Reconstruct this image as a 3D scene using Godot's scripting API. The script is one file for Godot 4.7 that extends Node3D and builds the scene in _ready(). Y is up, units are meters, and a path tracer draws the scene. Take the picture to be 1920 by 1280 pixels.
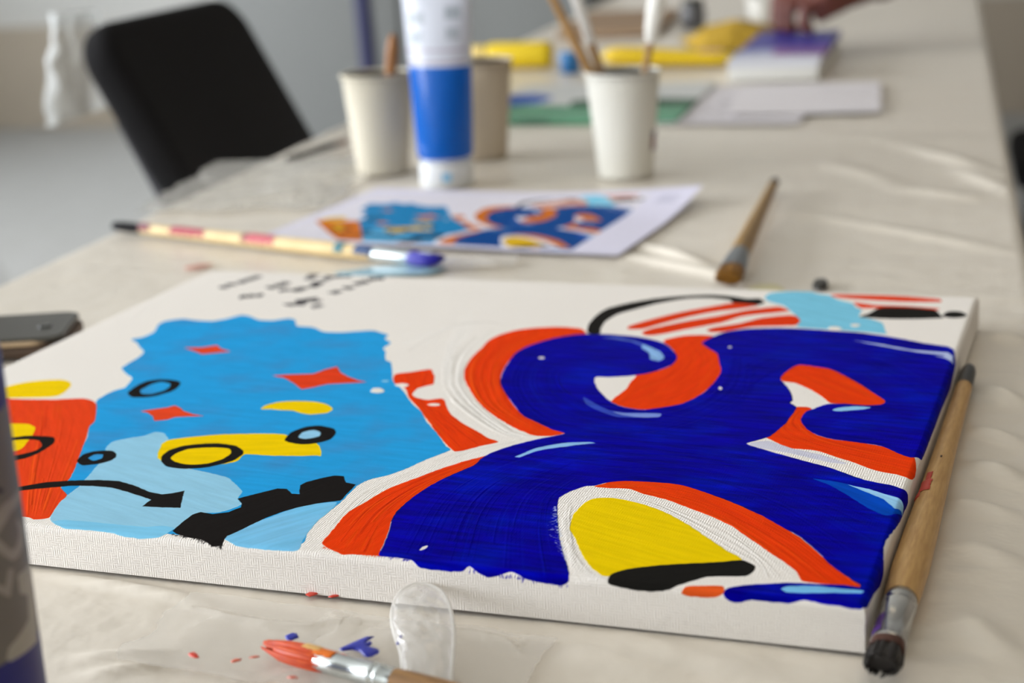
extends Node3D
# An art-class table: a painted canvas in front, brushes, cups and paint tubes behind it.
# World: y up, metres; the long table runs along z, its top is at y = 0.75.

const TOP := 0.75
const PXMM := 3.8          # texels per millimetre of the canvas picture
const SHEET_W := 536.0     # canvas top 500 mm + 18 mm folded down on each side
const CANVAS_D := 430.6
const SHEET_H := CANVAS_D + 36.0

var names := {}
var rng := RandomNumberGenerator.new()
var noise_fine: PackedByteArray
var noise_broad: PackedByteArray
var pic: Pic
var shape_ids := {}
var outlines := {}
var wob := FastNoiseLite.new()

# ------------------------------------------------------------------ a picture that is painted by outlines
class Pic:
	var w: int
	var h: int
	var rgb := PackedByteArray()
	var rough := PackedByteArray()
	var ht := PackedFloat32Array()
	var id := PackedByteArray()
	var fine: PackedByteArray
	var broad: PackedByteArray

	func _init(width: int, height: int, base: Color, nf: PackedByteArray, nb: PackedByteArray, base_rough := 200) -> void:
		w = width
		h = height
		fine = nf
		broad = nb
		rgb.resize(w * h * 3)
		for i in 3:
			pass
		var r := int(base.r8)
		var g := int(base.g8)
		var b := int(base.b8)
		for i in w:
			rgb[i * 3] = r
			rgb[i * 3 + 1] = g
			rgb[i * 3 + 2] = b
		var row := rgb.slice(0, w * 3)
		rgb = PackedByteArray()
		for y in h:
			rgb.append_array(row)
		rough.resize(w * h)
		rough.fill(base_rough)
		id.resize(w * h)
		ht.resize(w * h)

	func fill(poly: PackedVector2Array, hole: PackedVector2Array, c0: Color, c1: Color, ang: float, vr: float, th: float, alpha: float, k: int, gloss := 85, frayed := 0.0) -> void:
		var ax := PackedFloat32Array()
		var ay := PackedFloat32Array()
		var bx := PackedFloat32Array()
		var by := PackedFloat32Array()
		var y0 := 1e9
		var y1 := -1e9
		var x0 := 1e9
		var x1 := -1e9
		for ring in [poly, hole]:
			var n: int = ring.size()
			for i in n:
				var a: Vector2 = ring[i]
				var b: Vector2 = ring[(i + 1) % n]
				y0 = minf(y0, a.y)
				y1 = maxf(y1, a.y)
				x0 = minf(x0, a.x)
				x1 = maxf(x1, a.x)
				if a.y == b.y:
					continue
				if a.y > b.y:
					var t := a
					a = b
					b = t
				ax.append(a.x)
				ay.append(a.y)
				bx.append(b.x)
				by.append(b.y)
		var iy0 := maxi(0, int(floor(y0)))
		var iy1 := mini(h - 1, int(ceil(y1)))
		var ix0 := maxi(0, int(floor(x0)) - 1)
		var ix1 := mini(w - 1, int(ceil(x1)) + 1)
		if ix1 <= ix0:
			return
		var cov := PackedFloat32Array()
		cov.resize(ix1 - ix0 + 2)
		var ca := cos(ang)
		var sa := sin(ang)
		var r0 := c0.r * 255.0
		var g0 := c0.g * 255.0
		var b0 := c0.b * 255.0
		var dr := c1.r * 255.0 - r0
		var dg := c1.g * 255.0 - g0
		var db := c1.b * 255.0 - b0
		var ne := ax.size()
		for y in range(iy0, iy1 + 1):
			cov.fill(0.0)
			var any := false
			for s in 4:
				var sy := y + (s + 0.5) * 0.25
				var xs := PackedFloat32Array()
				for e in ne:
					if ay[e] <= sy and by[e] > sy:
						xs.append(ax[e] + (bx[e] - ax[e]) * (sy - ay[e]) / (by[e] - ay[e]))
				if xs.is_empty():
					continue
				any = true
				xs.sort()
				for p in range(0, xs.size() - 1, 2):
					var xa := clampf(xs[p], ix0, ix1) - ix0
					var xb := clampf(xs[p + 1], ix0, ix1) - ix0
					var ia := int(xa)
					var ib := int(xb)
					if ia == ib:
						cov[ia] += (xb - xa) * 0.25
					else:
						cov[ia] += (ia + 1 - xa) * 0.25
						for i in range(ia + 1, ib):
							cov[i] += 0.25
						cov[ib] += (xb - ib) * 0.25
			if not any:
				continue
			for i in range(ix1 - ix0 + 1):
				var c := cov[i]
				if c < 0.01:
					continue
				var x := ix0 + i
				var u := int((x * ca + y * sa) * 0.11) & 511
				var v := int((y * ca - x * sa) * 0.8) & 511
				var n1 := fine[(v << 9) | u] / 255.0 - 0.5
				var n2 := broad[((int(y * 0.45) & 511) << 9) | (int(x * 0.45) & 511)] / 255.0
				if frayed > 0.0:
					var n3 := fine[((y * 3 & 511) << 9) | (x * 3 & 511)] / 255.0
					if c < 0.99 and n3 < frayed:
						continue
				var m := clampf((n2 - 0.42) * 2.6, 0.0, 1.0)
				var f := 1.0 + vr * n1 * 2.0
				var al := minf(1.0, c) * alpha
				var o := (y * w + x) * 3
				rgb[o] = clampi(int(lerpf(rgb[o], (r0 + dr * m) * f, al)), 0, 255)
				rgb[o + 1] = clampi(int(lerpf(rgb[o + 1], (g0 + dg * m) * f, al)), 0, 255)
				rgb[o + 2] = clampi(int(lerpf(rgb[o + 2], (b0 + db * m) * f, al)), 0, 255)
				var q := y * w + x
				rough[q] = int(lerpf(rough[q], gloss, al))
				ht[q] = lerpf(ht[q], ht[q] * 0.2 + th * 1.6 + n1 * th * 0.9, al)
				if c > 0.5:
					id[q] = k

	# one bristle line; only where the paint of that shape is
	func line(pts: PackedVector2Array, rad: float, col: Color, alpha: float, dh: float, k: int, anywhere := false) -> void:
		var r := int(ceil(rad))
		var cr := col.r * 255.0
		var cg := col.g * 255.0
		var cb := col.b * 255.0
		for j in pts.size() - 1:
			var a := pts[j]
			var b := pts[j + 1]
			var n := maxi(1, int(a.distance_to(b) / maxf(0.8, rad * 0.7)))
			for t in n:
				var p := a.lerp(b, float(t) / n)
				var cx := int(p.x)
				var cy := int(p.y)
				if cx < r or cy < r or cx >= w - r or cy >= h - r:
					continue
				for y in range(cy - r, cy + r + 1):
					for x in range(cx - r, cx + r + 1):
						var q := y * w + x
						if not anywhere and id[q] != k:
							continue
						var d := Vector2(x + 0.5 - p.x, y + 0.5 - p.y).length()
						if d > rad:
							continue
						var al := alpha * (1.0 - d / rad * 0.6) * 0.6
						var o := q * 3
						rgb[o] = int(lerpf(rgb[o], cr, al))
						rgb[o + 1] = int(lerpf(rgb[o + 1], cg, al))
						rgb[o + 2] = int(lerpf(rgb[o + 2], cb, al))
						ht[q] += dh * (1.0 - d / rad) * 0.7

	func colour() -> ImageTexture:
		return ImageTexture.create_from_image(Image.create_from_data(w, h, false, Image.FORMAT_RGB8, rgb))

	func roughness() -> ImageTexture:
		return ImageTexture.create_from_image(Image.create_from_data(w, h, false, Image.FORMAT_L8, rough))

	func relief() -> ImageTexture:
		return ImageTexture.create_from_image(Image.create_from_data(w, h, false, Image.FORMAT_RF, ht.to_byte_array()))


# ------------------------------------------------------------------ naming
func numbered(called: String) -> String:
	var n: int = names.get(called, 0)
	names[called] = n + 1
	return called if n == 0 else "%s_%03d" % [called, n]


func tag(o: Node3D, label := "", category := "", group := "", kind := "") -> Node3D:
	if label:
		o.set_meta("label", label)
	if category:
		o.set_meta("category", category)
	if group:
		o.set_meta("group", group)
	if kind:
		o.set_meta("kind", kind)
	return o


func thing(called: String, label: String, category: String, at := Vector3.ZERO, turn := 0.0, group := "") -> Node3D:
	var o := Node3D.new()
	o.name = numbered(called)
	add_child(o)
	o.position = at
	o.rotation.y = turn
	tag(o, label, category, group)
	return o


func part(called: String, m: Mesh, mt: Material, parent: Node3D, at := Vector3.ZERO, rot := Vector3.ZERO) -> MeshInstance3D:
	var o := MeshInstance3D.new()
	o.name = called
	o.mesh = m
	o.material_override = mt
	o.position = at
	o.rotation = rot
	parent.add_child(o, true)
	return o


func solo(called: String, m: Mesh, mt: Material, label: String, category: String, at := Vector3.ZERO, turn := 0.0, group := "") -> MeshInstance3D:
	var o := part(numbered(called), m, mt, self, at, Vector3(0, turn, 0))
	tag(o, label, category, group)
	return o


func structure(called: String, m: Mesh, mt: Material, at := Vector3.ZERO) -> MeshInstance3D:
	var o := part(called, m, mt, self, at)
	o.set_meta("kind", "structure")
	return o


# ------------------------------------------------------------------ materials
func mat(c: Color, rough := 0.6, spec := 0.5, metal := 0.0) -> StandardMaterial3D:
	var m := StandardMaterial3D.new()
	m.albedo_color = c
	m.roughness = rough
	m.metallic_specular = spec
	m.metallic = metal
	return m


func film_mat(c: Color, alpha: float, rough := 0.3) -> StandardMaterial3D:
	var m := mat(Color(c, alpha), rough, 0.5)
	m.transparency = BaseMaterial3D.TRANSPARENCY_ALPHA
	m.cull_mode = BaseMaterial3D.CULL_DISABLED
	return m


func noise_tex(freq: float, ramp: Array, size := 512, seed_ := 3, octaves := 4) -> NoiseTexture2D:
	var f := FastNoiseLite.new()
	f.seed = seed_
	f.frequency = freq
	f.fractal_octaves = octaves
	var t := NoiseTexture2D.new()
	t.width = size
	t.height = size
	t.seamless = true
	t.noise = f
	var g := Gradient.new()
	g.set_color(0, ramp[0])
	g.set_color(1, ramp[1])
	t.color_ramp = g
	return t


func bumpy(m: StandardMaterial3D, freq: float, cm: float, scale: Vector3, seed_ := 5) -> StandardMaterial3D:
	m.heightmap_enabled = true
	m.heightmap_texture = noise_tex(freq, [Color.BLACK, Color.WHITE], 512, seed_)
	m.heightmap_scale = cm
	m.uv1_triplanar = true
	m.uv1_scale = scale
	return m


func noisy(c0: Color, c1: Color, rough: float, freq: float, scale: Vector3, seed_ := 7, spec := 0.5) -> StandardMaterial3D:
	var m := mat(Color.WHITE, rough, spec)
	m.albedo_texture = noise_tex(freq, [c0, c1], 256, seed_)
	m.uv1_triplanar = true
	m.uv1_scale = scale
	return m


# ------------------------------------------------------------------ shapes
func loft(rings: Array, cap_start := true, cap_end := true, closed := true) -> ArrayMesh:
	var st := SurfaceTool.new()
	st.begin(Mesh.PRIMITIVE_TRIANGLES)
	st.set_smooth_group(0)
	var n: int = rings[0].size()
	var cols := n if closed else n - 1
	var m := rings.size()
	for i in m - 1:
		var a: PackedVector3Array = rings[i]
		var b: PackedVector3Array = rings[i + 1]
		for j in cols:
			var k := (j + 1) % n
			var u0 := float(j) / cols
			var u1 := float(j + 1) / cols
			var v0 := float(i) / (m - 1)
			var v1 := float(i + 1) / (m - 1)
			for c in [[a[j], u0, v0], [b[k], u1, v1], [a[k], u1, v0], [a[j], u0, v0], [b[j], u0, v1], [b[k], u1, v1]]:
				st.set_uv(Vector2(c[1], c[2]))
				st.add_vertex(c[0])
	for e in 2:
		if (cap_start if e == 0 else cap_end) and closed:
			st.set_smooth_group(e + 1)
			var r: PackedVector3Array = rings[0] if e == 0 else rings[m - 1]
			var mid := Vector3.ZERO
			for p in r:
				mid += p / n
			for j in n:
				var p: Vector3 = r[j]
				var q: Vector3 = r[(j + 1) % n]
				st.set_uv(Vector2(0.5, 0.5))
				if e == 0:
					st.add_vertex(mid); st.add_vertex(p); st.add_vertex(q)
				else:
					st.add_vertex(mid); st.add_vertex(q); st.add_vertex(p)
	st.generate_normals()
	return st.commit()


func ring_y(rx: float, rz: float, y: float, n := 40, cx := 0.0, cz := 0.0, power := 1.0) -> PackedVector3Array:
	var r := PackedVector3Array()
	for j in n:
		var a := TAU * j / n
		var c := cos(a)
		var s := sin(a)
		r.append(Vector3(cx + rx * signf(c) * pow(absf(c), power), y, cz + rz * signf(s) * pow(absf(s), power)))
	return r


func lathe(profile: Array, n := 48) -> ArrayMesh:   # [[radius, y], ...]
	var rings := []
	for p in profile:
		rings.append(ring_y(p[0], p[0], p[1], n))
	return loft(rings)


# along +x: [[x, half width (z), half height (y), centre y], ...]
func along(stations: Array, n := 28, power := 1.0) -> ArrayMesh:
	var rings := []
	for s in stations:
		var r := PackedVector3Array()
		for j in n:
			var a := TAU * j / n
			var c := cos(a)
			var sn := sin(a)
			r.append(Vector3(s[0], (s[3] if s.size() > 3 else 0.0) + s[2] * signf(sn) * pow(absf(sn), power), s[1] * signf(c) * pow(absf(c), power)))
		rings.append(r)
	return loft(rings)


func tube(path: PackedVector3Array, radii: Array, n := 16, flat := 1.0) -> ArrayMesh:
	var rings := []
	var up := Vector3.UP
	for i in path.size():
		var d := (path[mini(i + 1, path.size() - 1)] - path[maxi(i - 1, 0)]).normalized()
		if absf(d.dot(up)) > 0.95:
			up = Vector3.RIGHT
		var s := d.cross(up).normalized()
		var t := s.cross(d).normalized()
		up = t
		var rad: float = radii[mini(i, radii.size() - 1)]
		var r := PackedVector3Array()
		for j in n:
			var a := TAU * j / n
			r.append(path[i] + s * cos(a) * rad + t * sin(a) * rad * flat)
		rings.append(r)
	return loft(rings)


func round_rect(w: float, d: float, r: float, n := 6) -> PackedVector2Array:
	var p := PackedVector2Array()
	for k in 4:
		var cx := (w / 2 - r) * (1 if k == 0 or k == 3 else -1)
		var cy := (d / 2 - r) * (1 if k < 2 else -1)
		for i in n + 1:
			var a := PI / 2 * (k + float(i) / n)
			p.append(Vector2(cx + cos(a) * r, cy + sin(a) * r))
	return p


# a plate of that outline (x, z), from y = 0 to y = h, its edges rounded by b
func plate(outline: PackedVector2Array, h: float, b: float, steps := 3) -> ArrayMesh:
	var rings := []
	var mid := Vector2.ZERO
	for p in outline:
		mid += p / outline.size()
	var normals := PackedVector2Array()
	var n := outline.size()
	for i in n:
		var t := (outline[(i + 1) % n] - outline[(i + n - 1) % n]).normalized()
		normals.append(Vector2(t.y, -t.x))
	if normals[0].dot(outline[0] - mid) < 0:
		for i in n:
			normals[i] = -normals[i]
	for k in range(0, steps + 1):
		var a := PI / 2 * k / steps
		rings.append(inset(outline, normals, b * (1 - sin(a)), b * (1 - cos(a))))
	for k in range(0, steps + 1):
		var a := PI / 2 * k / steps
		rings.append(inset(outline, normals, b * (1 - cos(a)), h - b + b * sin(a)))
	return loft(rings)


func inset(outline: PackedVector2Array, normals: PackedVector2Array, by: float, y: float) -> PackedVector3Array:
	var r := PackedVector3Array()
	for i in range(outline.size() - 1, -1, -1):
		var p := outline[i] - normals[i] * by
		r.append(Vector3(p.x, y, p.y))
	return r


func box(w: float, h: float, d: float, b := 0.004) -> ArrayMesh:
	return plate(round_rect(w, d, maxf(b, 0.001), 4), h, b)


# a sheet over a grid: f(i, j) gives the point; uv runs 0..1
func grid(nx: int, ny: int, pts: PackedVector3Array) -> ArrayMesh:
	var nrm := PackedVector3Array()
	nrm.resize(pts.size())
	var uv := PackedVector2Array()
	uv.resize(pts.size())
	for j in ny:
		for i in nx:
			var a := pts[j * nx + mini(i + 1, nx - 1)] - pts[j * nx + maxi(i - 1, 0)]
			var b := pts[mini(j + 1, ny - 1) * nx + i] - pts[maxi(j - 1, 0) * nx + i]
			var n := b.cross(a)
			nrm[j * nx + i] = n.normalized() if n.length_squared() > 1e-16 else Vector3.UP
			uv[j * nx + i] = Vector2(float(i) / (nx - 1), float(j) / (ny - 1))
	var idx := PackedInt32Array()
	for j in ny - 1:
		for i in nx - 1:
			var a := j * nx + i
			idx.append_array([a, a + 1, a + nx, a + 1, a + nx + 1, a + nx])
	var arrays := []
	arrays.resize(Mesh.ARRAY_MAX)
	arrays[Mesh.ARRAY_VERTEX] = pts
	arrays[Mesh.ARRAY_NORMAL] = nrm
	arrays[Mesh.ARRAY_TEX_UV] = uv
	arrays[Mesh.ARRAY_INDEX] = idx
	var m := ArrayMesh.new()
	m.add_surface_from_arrays(Mesh.PRIMITIVE_TRIANGLES, arrays)
	return m


func curve_closed(p: Array, sub: int, smooth: bool) -> PackedVector2Array:
	var v := PackedVector2Array()
	var n := p.size() / 2
	for i in n:
		v.append(Vector2(p[i * 2], p[i * 2 + 1]))
	var out := PackedVector2Array()
	for i in n:
		var a := v[(i + n - 1) % n]
		var b := v[i]
		var c := v[(i + 1) % n]
		var d := v[(i + 2) % n]
		var len_ := b.distance_to(c)
		var steps := clampi(int(len_ / 1.2), 1, sub * 4)
		for s in steps:
			var t := float(s) / steps
			if smooth:
				var k := 0.42
				var m0 := (c - a) * k * minf(1.0, len_ / maxf(0.01, a.distance_to(b)))
				var m1 := (d - b) * k * minf(1.0, len_ / maxf(0.01, c.distance_to(d)))
				out.append(b * (2 * t * t * t - 3 * t * t + 1) + m0 * (t * t * t - 2 * t * t + t) + c * (-2 * t * t * t + 3 * t * t) + m1 * (t * t * t - t * t))
			else:
				out.append(b.lerp(c, t))
	return out


func curve_open(p: Array, count: int) -> PackedVector2Array:
	var v := PackedVector2Array()
	for i in p.size() / 2:
		v.append(Vector2(p[i * 2], p[i * 2 + 1]))
	var n := v.size()
	var out := PackedVector2Array()
	for s in count:
		var f := float(s) / (count - 1) * (n - 1)
		var i := mini(int(f), n - 2)
		out.append(v[i].cubic_interpolate(v[i + 1], v[maxi(i - 1, 0)], v[mini(i + 2, n - 1)], f - i))
	return out


# ------------------------------------------------------------------ the painting on the canvas
func to_px(p: PackedVector2Array) -> PackedVector2Array:
	var out := PackedVector2Array()
	for q in p:
		var jx := wob.get_noise_2d(q.x, q.y) * 0.35
		var jy := wob.get_noise_2d(q.y + 300.0, q.x) * 0.35
		out.append(Vector2(q.x + 18.0 + jx, q.y + 18.0 + jy) * PXMM)
	return out


func blob(called: String, pts: Array, hole: Array, c0: Color, c1: Color, ang: float, vr: float, th: float, alpha: float, smooth: bool, frayed: float) -> void:
	var id := shape_ids.size() + 1
	shape_ids[called] = id
	var poly := curve_closed(pts, 4, smooth)
	var inner := curve_closed(hole, 4, smooth) if hole.size() else PackedVector2Array()
	outlines[called] = [poly, inner, c0]
	var gloss := 110 if called == "blue" else 120
	pic.fill(to_px(poly), to_px(inner), c0, c1, ang, vr, th, alpha, id, gloss, 0.0)


func bristles(called: String, count: int, width: float, mode: int, a: Array, b: Array) -> void:
	var ca := curve_open(a, 70)
	var cb := curve_open(b, 70)
	var id: int = shape_ids.get(called, 0)
	for i in count:
		var t := rng.randf()
		var s0 := rng.randf_range(-0.15, 0.8)
		var s1 := s0 + rng.randf_range(0.12, 0.55)
		var pts := PackedVector2Array()
		for k in range(maxi(0, int(s0 * 69)), mini(69, int(s1 * 69)) + 1):
			var q := ca[k].lerp(cb[k], t)
			pts.append(Vector2(q.x + 18.0, q.y + 18.0) * PXMM)
		if pts.size() < 2:
			continue
		var d := rng.randf()
		var col: Color
		var al := rng.randf_range(0.10, 0.28)
		var dh := rng.randf_range(-0.05, 0.09)
		if mode == 0:
			col = Color8(250, 247, 242) if d > 0.35 else Color8(206, 202, 194)
			dh = rng.randf_range(-0.04, 0.12)
		elif mode == 1:
			col = Color8(6, 44, 186) if d > 0.78 else Color8(2, 0, 128)
			al *= 0.7
		else:
			col = Color8(244, 104, 20) if d > 0.45 else Color8(196, 44, 16)
		pic.line(pts, width * PXMM * rng.randf_range(0.6, 1.6), col, al, dh, id)


# short runs along a shape's outline: slivers of ground left white, dark seams where wet paints met
func edge_lines(called: String, col: Color, alpha: float, width: float, chance: float, off: float, x0 := -99.0, x1 := 999.0) -> void:
	var poly: PackedVector2Array = outlines[called][0]
	var n := poly.size()
	var i := 0
	while i < n:
		var run := rng.randi_range(6, 26)
		if rng.randf() < chance:
			var pts := PackedVector2Array()
			for k in run:
				var p := poly[(i + k) % n]
				var d := (poly[(i + k + 1) % n] - poly[(i + k + n - 1) % n]).orthogonal().normalized()
				if p.x < x0 or p.x > x1 or p.y < 3.0:
					break
				p += d * off
				var jx := wob.get_noise_2d(p.x, p.y) * 0.35
				var jy := wob.get_noise_2d(p.y + 300.0, p.x) * 0.35
				pts.append(Vector2(p.x + 18.0 + jx, p.y + 18.0 + jy) * PXMM)
			if pts.size() > 2:
				pic.line(pts, width * PXMM * rng.randf_range(0.6, 1.3), col, alpha, 0.02, shape_ids[called])
		i += run


func handwriting(x0: float, y0: float, x1: float, y1: float, dark: float, tall: float) -> void:
	var a := Vector2(x0, y0)
	var b := Vector2(x1, y1)
	var n := maxi(1, int(a.distance_to(b) / 5.0))
	var side := (b - a).orthogonal().normalized()
	for i in n:
		var p := a.lerp(b, (i + 0.1) / n)
		var q := a.lerp(b, (i + 0.85) / n)
		for stroke in 2:
			var pts := PackedVector2Array()
			var k := rng.randi_range(4, 6)
			for j in k:
				var m := p.lerp(q, float(j) / (k - 1)) + side * (tall * (rng.randf_range(0.25, 0.6) * (1 if j % 2 == 0 else -1)))
				pts.append(Vector2(m.x + 18.0, m.y + 18.0) * PXMM)
			pic.line(pts, 1.0 * PXMM, Color8(34, 32, 40), minf(1.0, dark * 1.7), 0.02, 0, true)


func paint_canvas() -> void:
	pic = Pic.new(int(SHEET_W * PXMM), int(SHEET_H * PXMM), Color8(240, 235, 228), noise_fine, noise_broad, 200)
	# woven cloth: threads across and along, and an uneven white ground
	var sx := PackedFloat32Array()
	for x in pic.w:
		sx.append(0.5 + 0.5 * sin(x * TAU / (1.05 * PXMM)))
	for y in pic.h:
		var sy := 0.5 + 0.5 * sin(y * TAU / (1.05 * PXMM))
		var row := y * pic.w
		for x in pic.w:
			var n := noise_fine[((y & 511) << 9) | (x & 511)] / 255.0
			pic.ht[row + x] = (maxf(sx[x] * n, sy * (1.0 - n))) * 0.34
	# off-white brush paint over the middle of the ground
	shape_ids["base"] = 0
	blob("sky", [41.9,264.9,46.1,270.2,46.8,280.7,40.2,297.5,40.5,304.8,48.6,311,59.8,309.1,69.4,309.4,75.2,315.2,80.1,324.6,85.4,324.2,97.1,316.2,105.9,316.4,113.4,322.5,119,319.7,126.4,307.7,135.2,306.8,140.6,304.2,147.8,298.4,159.3,299.1,167.7,302.8,176.2,305.3,184.1,300.9,188.6,298.3,189.7,290.6,196.7,283,196.9,272.3,201.5,265.7,203.7,259.8,207.8,251.3,212.1,248,218.6,235.2,227.5,215.8,235.7,205.3,244.6,193.5,252.9,182,262.6,171.1,270.8,158,282.2,142.9,293.7,126.3,297.5,122,291.7,107.9,287.2,94.4,282.4,85.2,277,78.7,275.1,71.7,276.4,52.2,276.3,40.5,276.4,30.4,278.1,17.5,280.8,6.9,271.2,4.7,252.2,4.8,218.6,4.1,191.8,6.9,162.8,15.5,153.9,29.4,153.9,33.3,150.8,35.9,145.6,40.7,142.5,52.2,137.7,63.1,131.6,74.7,124,89.6,117.6,103.7,107.8,120.3,105.2,128,95.3,144.9,90.5,152.8,88.2,157.7,87.7,165.8,88.4,173.3,90.9,178.5,85.6,194.7,78.7,200.3,69.2,210.6,67.7,220.5,67,230.8,64.1,242.1,56.2,250.5,49.6,258.3], [], Color8(40,160,226), Color8(58,150,212), -0.09, 0.035, 0.1, 1, true, 0)
	blob("patch", [274.8,51.2,268.3,48.6,262.2,43.5,258,37.1,254,28.4,249.7,22.7,247.4,13.5,246,7.4,248.1,3.9,254.6,0.4,263.1,-0.2,274.7,0,282.2,1.2,280.3,7.9,278.1,17.5,276.4,30.4,276.3,40.5], [], Color8(126,196,236), Color8(120,198,240), 0.99, 0.06, 0.1, 1, true, 0)
	blob("blob", [144.2,111.4,146.3,117.4,151.6,116.8,159.2,108.2,163.8,93.9,166.8,85.7,171,82.9,178.4,75.1,189.6,74.7,202.1,71.7,212.5,68.4,220,61.9,227.9,53.8,230.1,45.9,234.8,40.6,233.8,36.1,229.8,29.7,223.4,27.7,222.5,18.4,220.9,9.3,220.8,4.6,219.3,0.8,211.6,-0.6,202.5,-0.3,195.8,0.7,183.1,0.8,174.3,0.6,167.8,3.3,162.6,8.1,158.4,17.7,155.3,26.5,153.9,33.3,152.8,44.3,150.5,50.5,149.7,55.1,146.6,64.9,144.9,71,142,79.8,134.8,94,134.3,101.6,139.4,107.3], [], Color8(150,205,232), Color8(150,205,232), -0.35, 0.03, 0.1, 1, true, 0)
	blob("blobwet", [165.7,5.2,169.3,7.8,180.5,8.5,195.9,8.4,208.3,8.8,214.3,11.3,220.3,10.3,220.8,4.6,219.3,0.8,211.6,-0.6,202.5,-0.3,195.8,0.7,183.1,0.8,174.3,0.6], [], Color8(118,202,242), Color8(118,202,242), -0.02, 0.05, 0.1, 0.7, true, 0)
	blob("orange_left", [15.3,150.4,42.6,150,65.5,153.4,79.2,157.8,87.5,154.9,93.3,148.9,107.2,125.9,109.3,118.1,118,102.2,124.9,88.2,134.5,69.5,142.5,52.2,145.2,41.3,153.5,33.8,155.6,25.3,158.7,16.5,161.6,8.5,156.5,5.6,152.8,7.2,121.9,9], [], Color8(232,68,26), Color8(232,68,26), -0.88, 0.04, 0.1, 1, true, 0)
	blob("yellow_top", [22.7,158.3,26.6,171.3,31.9,178.1,39,182.3,47.4,184.8,53.6,183,59.1,177.3,62.4,167.5,63.1,159.4,56.1,155.3,40.9,151.5,30.5,147.7], [], Color8(246,208,0), Color8(246,208,0), 0.19, 0.03, 0.1, 1, true, 0)
	blob("yellow_mark", [62.4,113,69,115.1,76,115.6,82.4,111.9,86.6,105.5,91.5,93.8,95.5,81.5,90,75], [], Color8(246,208,0), Color8(246,208,0), 0.20, 0.03, 0.1, 1, true, 0)
	blob("ring_left", [74.9,83.4,75.5,92.9,82.3,97.4,87.1,100,95.6,100.9,101,100.4,105.3,95,107.1,87.6,107.2,77.8,105.4,70.8,97.5,64.8,84.7,70.2], [80.3,82.2,81.1,89.3,84.5,93.1,90.6,95.1,96.8,94.8,102.4,89,104,82.4,100,75.6,93.3,70.5,86.2,74.3], Color8(30,27,26), Color8(30,27,26), 0.00, 0.05, 0.1, 1, true, 0)
	blob("ring_a", [97.1,172.2,95.5,185,97,191.9,102.7,195.8,113,194.8,117.5,190,119.7,178.2,113.8,167.1,105.1,164.5,100,168.1], [102.1,175.9,102.2,187.1,105.3,191.5,112.3,189,115,179.2,111.3,171.2,106,171.1], Color8(30,27,26), Color8(30,27,26), 0.00, 0.05, 0.1, 1, true, 0)
	blob("ring_b", [132.2,73.4,130.1,82.5,133.1,86.9,140.2,89.1,145.7,85,147.9,78.1,144.2,71.6,138.1,68.8], [135.3,77.7,135.6,82.9,139.4,83.7,141.8,78.3,140,75], Color8(30,27,26), Color8(30,27,26), 0.00, 0.05, 0.1, 1, true, 0)
	blob("bar", [159,102.8,159.2,108.2,164.7,112.4,177.7,119.7,196.1,124.9,205,126.7,211.4,126.4,223,118.8,230.4,118.7,236.3,112.4,241.6,102.5,239.1,102.8,232.7,100.7,217.2,98.2,205.5,97.3,206.4,88.1,199.2,81.6,185,77.9,171.8,81.6,167.2,85], [], Color8(246,208,0), Color8(246,208,0), 0.20, 0.04, 0.1, 1, true, 0)
	blob("ring_c", [172.5,80.3,168.6,86.8,167.3,94.6,171.6,103,183.2,108.4,194.3,107.6,202.2,101.8,204.6,96.4,204,87.6,197,78.3,188.4,74.4,178.9,75.2], [174.2,85,172.9,91.3,175.6,98.6,184.5,102.6,194,103.1,198.2,98,198.5,90,194.5,82.7,186.7,79.7,178.7,81.6], Color8(30,27,26), Color8(30,27,26), 0.00, 0.05, 0.1, 1, true, 0)
	blob("donut_in", [218.4,122.4,217.2,133.1,222.2,137.2,227.6,133.6,229.3,126.1,224.8,120.6], [], Color8(150,208,240), Color8(150,208,240), 0.00, 0.08, 0.1, 1, true, 0)
	blob("ring_d", [214.5,119.3,212.5,129.8,215.2,138.2,221.3,141.8,230.3,138.8,234.1,133.3,235.4,124.3,231.5,118.2,224.8,115.3,217.6,116.9], [219.2,124.1,217.9,131.6,221.6,135.5,226,133.3,228.3,127.5,223.8,122.7], Color8(30,27,26), Color8(30,27,26), 0.00, 0.05, 0.1, 1, true, 0)
	blob("bean", [180.8,159.6,180.3,165.5,183.8,171.4,190.5,174.5,202.3,175.8,211,172.3,216.4,166.5,216.4,160.5,209.7,156.7,204.2,157.3,198.3,160.4,192.6,160.2,185.1,160.4], [], Color8(246,208,0), Color8(246,208,0), 0.19, 0.03, 0.1, 1, true, 0)
	blob("star_a", [82.8,253.9,93.4,256.8,99.2,262.2,104.4,256.5,113.9,251.7,105.7,247.1,99.8,243.9,93.6,248.2], [], Color8(228,72,36), Color8(228,72,36), 0.00, 0.05, 0.1, 1, false, 0)
	blob("star_b", [121.4,144.7,126.9,149.2,131.8,152.8,134,156.7,139.1,153.3,142.7,149.7,150,146,157.9,144.2,149,141.6,144.1,139.8,142.3,135.3,136.8,132.5,131.9,139.1,126.7,143.2], [], Color8(228,72,36), Color8(228,72,36), 0.00, 0.05, 0.1, 1, false, 0)
	blob("star_c", [159.1,212.8,164.8,215.8,171.5,218,179.6,220.4,182.4,228.8,186.7,235.5,193.1,225.8,201.2,218.5,208.1,214.1,214.4,211.5,205.5,208,195.2,204.2,190.8,197.9,186.1,193.3,178.5,201.2,167.5,210.5], [], Color8(228,66,30), Color8(228,66,30), 0.00, 0.06, 0.1, 1, false, 0)
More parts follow.
